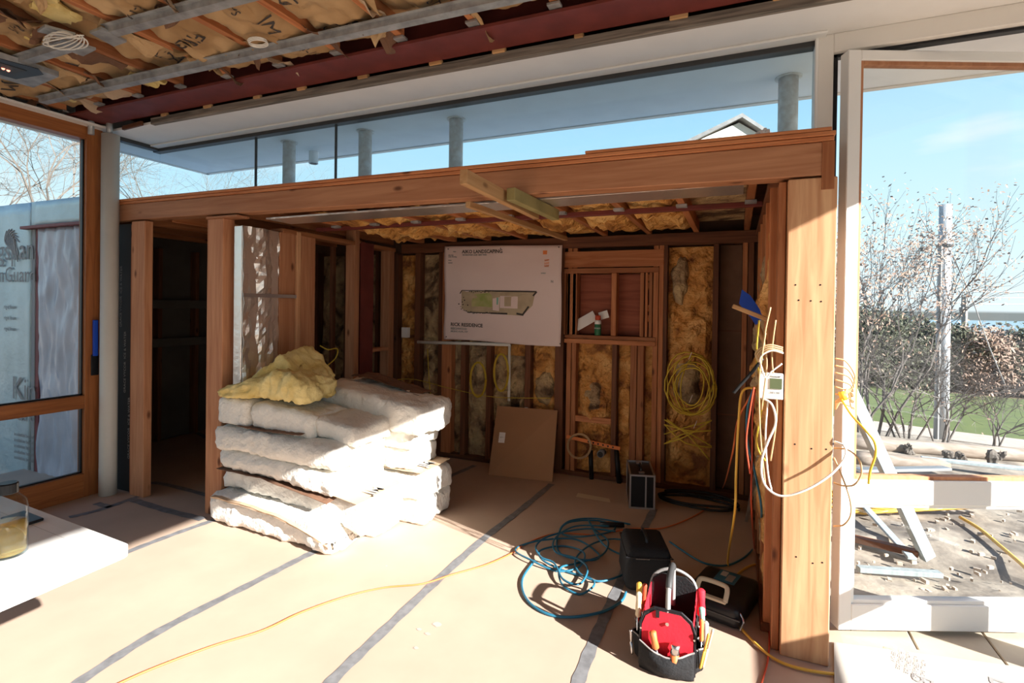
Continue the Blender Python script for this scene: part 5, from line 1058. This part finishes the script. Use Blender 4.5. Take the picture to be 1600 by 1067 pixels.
tag(gc.build('hose_coil', 'yelo', None, None, True), 'yellow hose coil on the ground seen just below the door mid rail', 'hose')
rub = MB()
for k in range(130):
    px, py = rk.uniform(1340, 1640), rk.uniform(760, 935); c_ = dsp(px, py); s_ = rk.uniform(.005, .022); a = rk.random()*3
    rub.obox(c_, (math.cos(a), math.sin(a), 0), (-math.sin(a), math.cos(a), .1), (0, 0, 1), (-s_, s_), (-s_*.5, s_*.5), (-.01, s_*.5))
rub.build('rubble', 'gravel', None, 'stuff'); bpy.data.objects['rubble']['label'] = 'scattered pale stones and chips on the dirt outside the glass door'; bpy.data.objects['rubble']['category'] = 'rubble'
# plants
def grow(mb, p, d, L_, r, depth, rn, tips, spread=.55, n=3, seg=3, gn=.02, sides=5, mid=None):
    pts = [V(p)]; dd = V(d)
    for k in range(seg):
        dd = (dd+V((rn.gauss(0, .13), rn.gauss(0, .13), rn.gauss(0, .10)+gn))).normalized(); pts.append(pts[-1]+dd*L_/seg)
    mb.tube(pts, [r*(1-.35*i/seg) for i in range(seg+1)], sides, caps=False)
    if mid is not None: mid += pts[1:]
    if depth == 0: tips.append((pts[-1], dd)); return
    for k in range(n):
        q = pts[-1] if k < n-1 else pts[max(1, seg-1)]
        ax = V((rn.gauss(0, 1), rn.gauss(0, 1), rn.gauss(0, .7))).normalized(); nd = (dd+ax*spread*rn.uniform(.7, 1.3)).normalized()
        grow(mb, q, nd, L_*rn.uniform(.62, .85), r*.60, depth-1, rn, tips, spread, n, seg, gn, max(3, sides-1), mid)
def leaves(mb, pts, rn, cnt, s, spread):
    for k in range(cnt):
        p = rn.choice(pts)+V((rn.gauss(0, spread), rn.gauss(0, spread), rn.gauss(0, spread))); a = V((rn.gauss(0, 1), rn.gauss(0, 1), rn.gauss(0, 1))).normalized(); b_ = a.orthogonal().normalized(); z = s*rn.uniform(.6, 1.3)
        mb.add([p-a*z, p+b_*z*.5, p+a*z, p-b_*z*.5], [(0, 1, 2, 3)])
def shrub(name, base, h, label, seed, mats, nst=5, depth=4, leafn=900, ls=.05, lsp=.08, spread=.5, r=.03, lean=(0, 0, 0), minz=None, cat='shrub', n=3):
    rn_ = random.Random(seed); q = empty(name, base, label, cat); mb = MB(); tips = []; mid = []
    for k in range(nst):
        a = rn_.random()*6.28; grow(mb, V(base)+V((math.cos(a), math.sin(a), 0))*.15*h/2*rn_.random()-V((0, 0, .05)), V((math.cos(a)*.35, math.sin(a)*.35, 1))+V(lean), h*.36, r, depth, rn_, tips, spread, n, 3, .02, 5, mid)
    mb.build('branches', mats[0], q)
    if leafn:
        lm = MB(); pts = [t_[0] for t_ in tips]+mid[len(mid)//3:]
        if minz is not None: pts = [p for p in pts if p.z > minz] or pts
        leaves(lm, pts, rn_, leafn, ls, lsp); lm.build('leaves', mats[1], q, 'stuff')
    return q
shrub('bare_shrub', sd(1372, 9.2), 4.0, 'tall half bare shrub with dry brown leaves behind the left edge of the glass door', 3, ('twig', 'dryleaf'), 6, 4, 4200, .032, .11, .42, .026, minz=.75)
shrub('bare_shrub', sd(1345, 8.6), 3.6, 'leaning brown leaved shrub against the door stile', 8, ('twig', 'dryleaf'), 4, 4, 2200, .030, .10, .45, .022, minz=1.2)
shrub('bare_shrub', sd(1475, 9.2), 1.75, 'leafless twiggy bush in front of the utility pole', 12, ('twig', 'dryleaf'), 6, 4, 120, .03, .08, .75, .018)
shrub('bare_shrub', sd(1560, 9.4), 1.6, 'leafless twiggy bush at the right edge of the picture', 15, ('twig', 'dryleaf'), 5, 4, 60, .03, .08, .75, .016)
shrub('bare_shrub', sd(1420, 9.0), 2.1, 'low tangled bare bush between the pole and the brown leaved shrub', 21, ('twig', 'dryleaf'), 7, 4, 200, .03, .08, .8, .018)
rh = random.Random(9)
hs_ = [(1345, 34, 112, 'dense dark evergreen mass at the left end of the distant hedge'), (1395, 35, 100, 'second hedge tree from the left beyond the lawn'), (1440, 36, 92, 'hedge tree directly left of the utility pole beyond the lawn'), (1492, 35, 84, 'hedge tree directly right of the utility pole beyond the lawn'), (1545, 34, 84, 'brownish hedge tree toward the right end of the hedge'), (1600, 34, 88, 'rightmost hedge tree cut by the picture edge'), (1660, 34, 90, 'hedge tree just past the right edge')]
for i, (px, d_, hpx, lb_) in enumerate(hs_):
    b0 = sd(px, d_); H_ = hpx*d_/816; q = empty('hedge_tree', b0, lb_, 'tree'); MB().tube([b0, b0+V((0, 0, H_*.7))], [.15, .08], 6).build('trunk', 'twig', q)
    lm = MB(); pts = []
    for k in range(110):
        a, b_, c = rh.gauss(0, 1), rh.gauss(0, 1), rh.random(); pts.append(b0+V((a*.95, b_*.8, (c**.8)*H_*(1-.06*a*a)+.2)))
    leaves(lm, pts, rh, 7000, .15, .42); lm.build('foliage', 'hedge' if i != 4 else 'dryleaf', q, 'stuff')
# bare trees on the left
def tree(base, h, label, seed, r=.10): 
    rn_ = random.Random(seed); q = empty('bare_tree', base, label, 'tree'); mb = MB(); tips = []
    mb.tube([V(base)-V((0, 0, .2)), V(base)+V((.1, 0, h*.25))], [r*1.5, r*1.2], 8)
    for k in range(4):
        a = k*1.57+rn_.random(); grow(mb, V(base)+V((.1, 0, h*.25)), V((math.cos(a)*.8, math.sin(a)*.8, .9)), h*.30, r*.7, 6, rn_, tips, .62, 3 if k < 4 else 2, 3, .015, 5)
    mb.build('branches', 'bark', q)
tb1 = atd(15, 475, 11.5); tb1.z = -.4; tree(tb1, 6.6, 'pale bare tree behind the foil covered wall on the left', 4, .07)
tb2 = atd(270, 475, 17); tb2.z = -.4; tree(tb2, 7.4, 'thin bare tree beyond the clerestory at its left end', 6, .05)
# small gable roof beyond the beam
gd = 9.0; A_, B2, C_ = atd(1078, 222, gd), atd(1155, 187, gd), atd(1186, 210, gd); gh = empty('gable_roof', V((B2.x, B2.y, A_.z-.6)), 'small cream gable roof seen above the beam through the clerestory', 'roof')
A_ = atd(1075, 226, gd); C_ = atd(1215, 226, gd); bk_ = fw*2.5; bk_.z = 0
MB().add([A_+V((0, 0, -.6)), C_+V((0, 0, -.6)), C_, B2-V((0, 0, .05)), A_]+[p+bk_ for p in (A_+V((0, 0, -.6)), C_+V((0, 0, -.6)), C_, B2-V((0, 0, .05)), A_)], [(0, 1, 2, 3, 4), (9, 8, 7, 6, 5)]+[((i+1) % 5, i, i+5, (i+1) % 5+5) for i in range(5)]).build('gable_wall', 'cream', gh)
for P_, Q_ in ((A_, B2), (C_, B2)):
    o0 = P_-fw*.12+(P_-Q_)*.08; o1 = Q_-fw*.12; up2 = V((0, 0, .07)); MB().hexa([o0, o1, o1+bk_, o0+bk_, o0+up2, o1+up2, o1+bk_+up2, o0+bk_+up2]).build('roof_slope', 'shingle', gh)
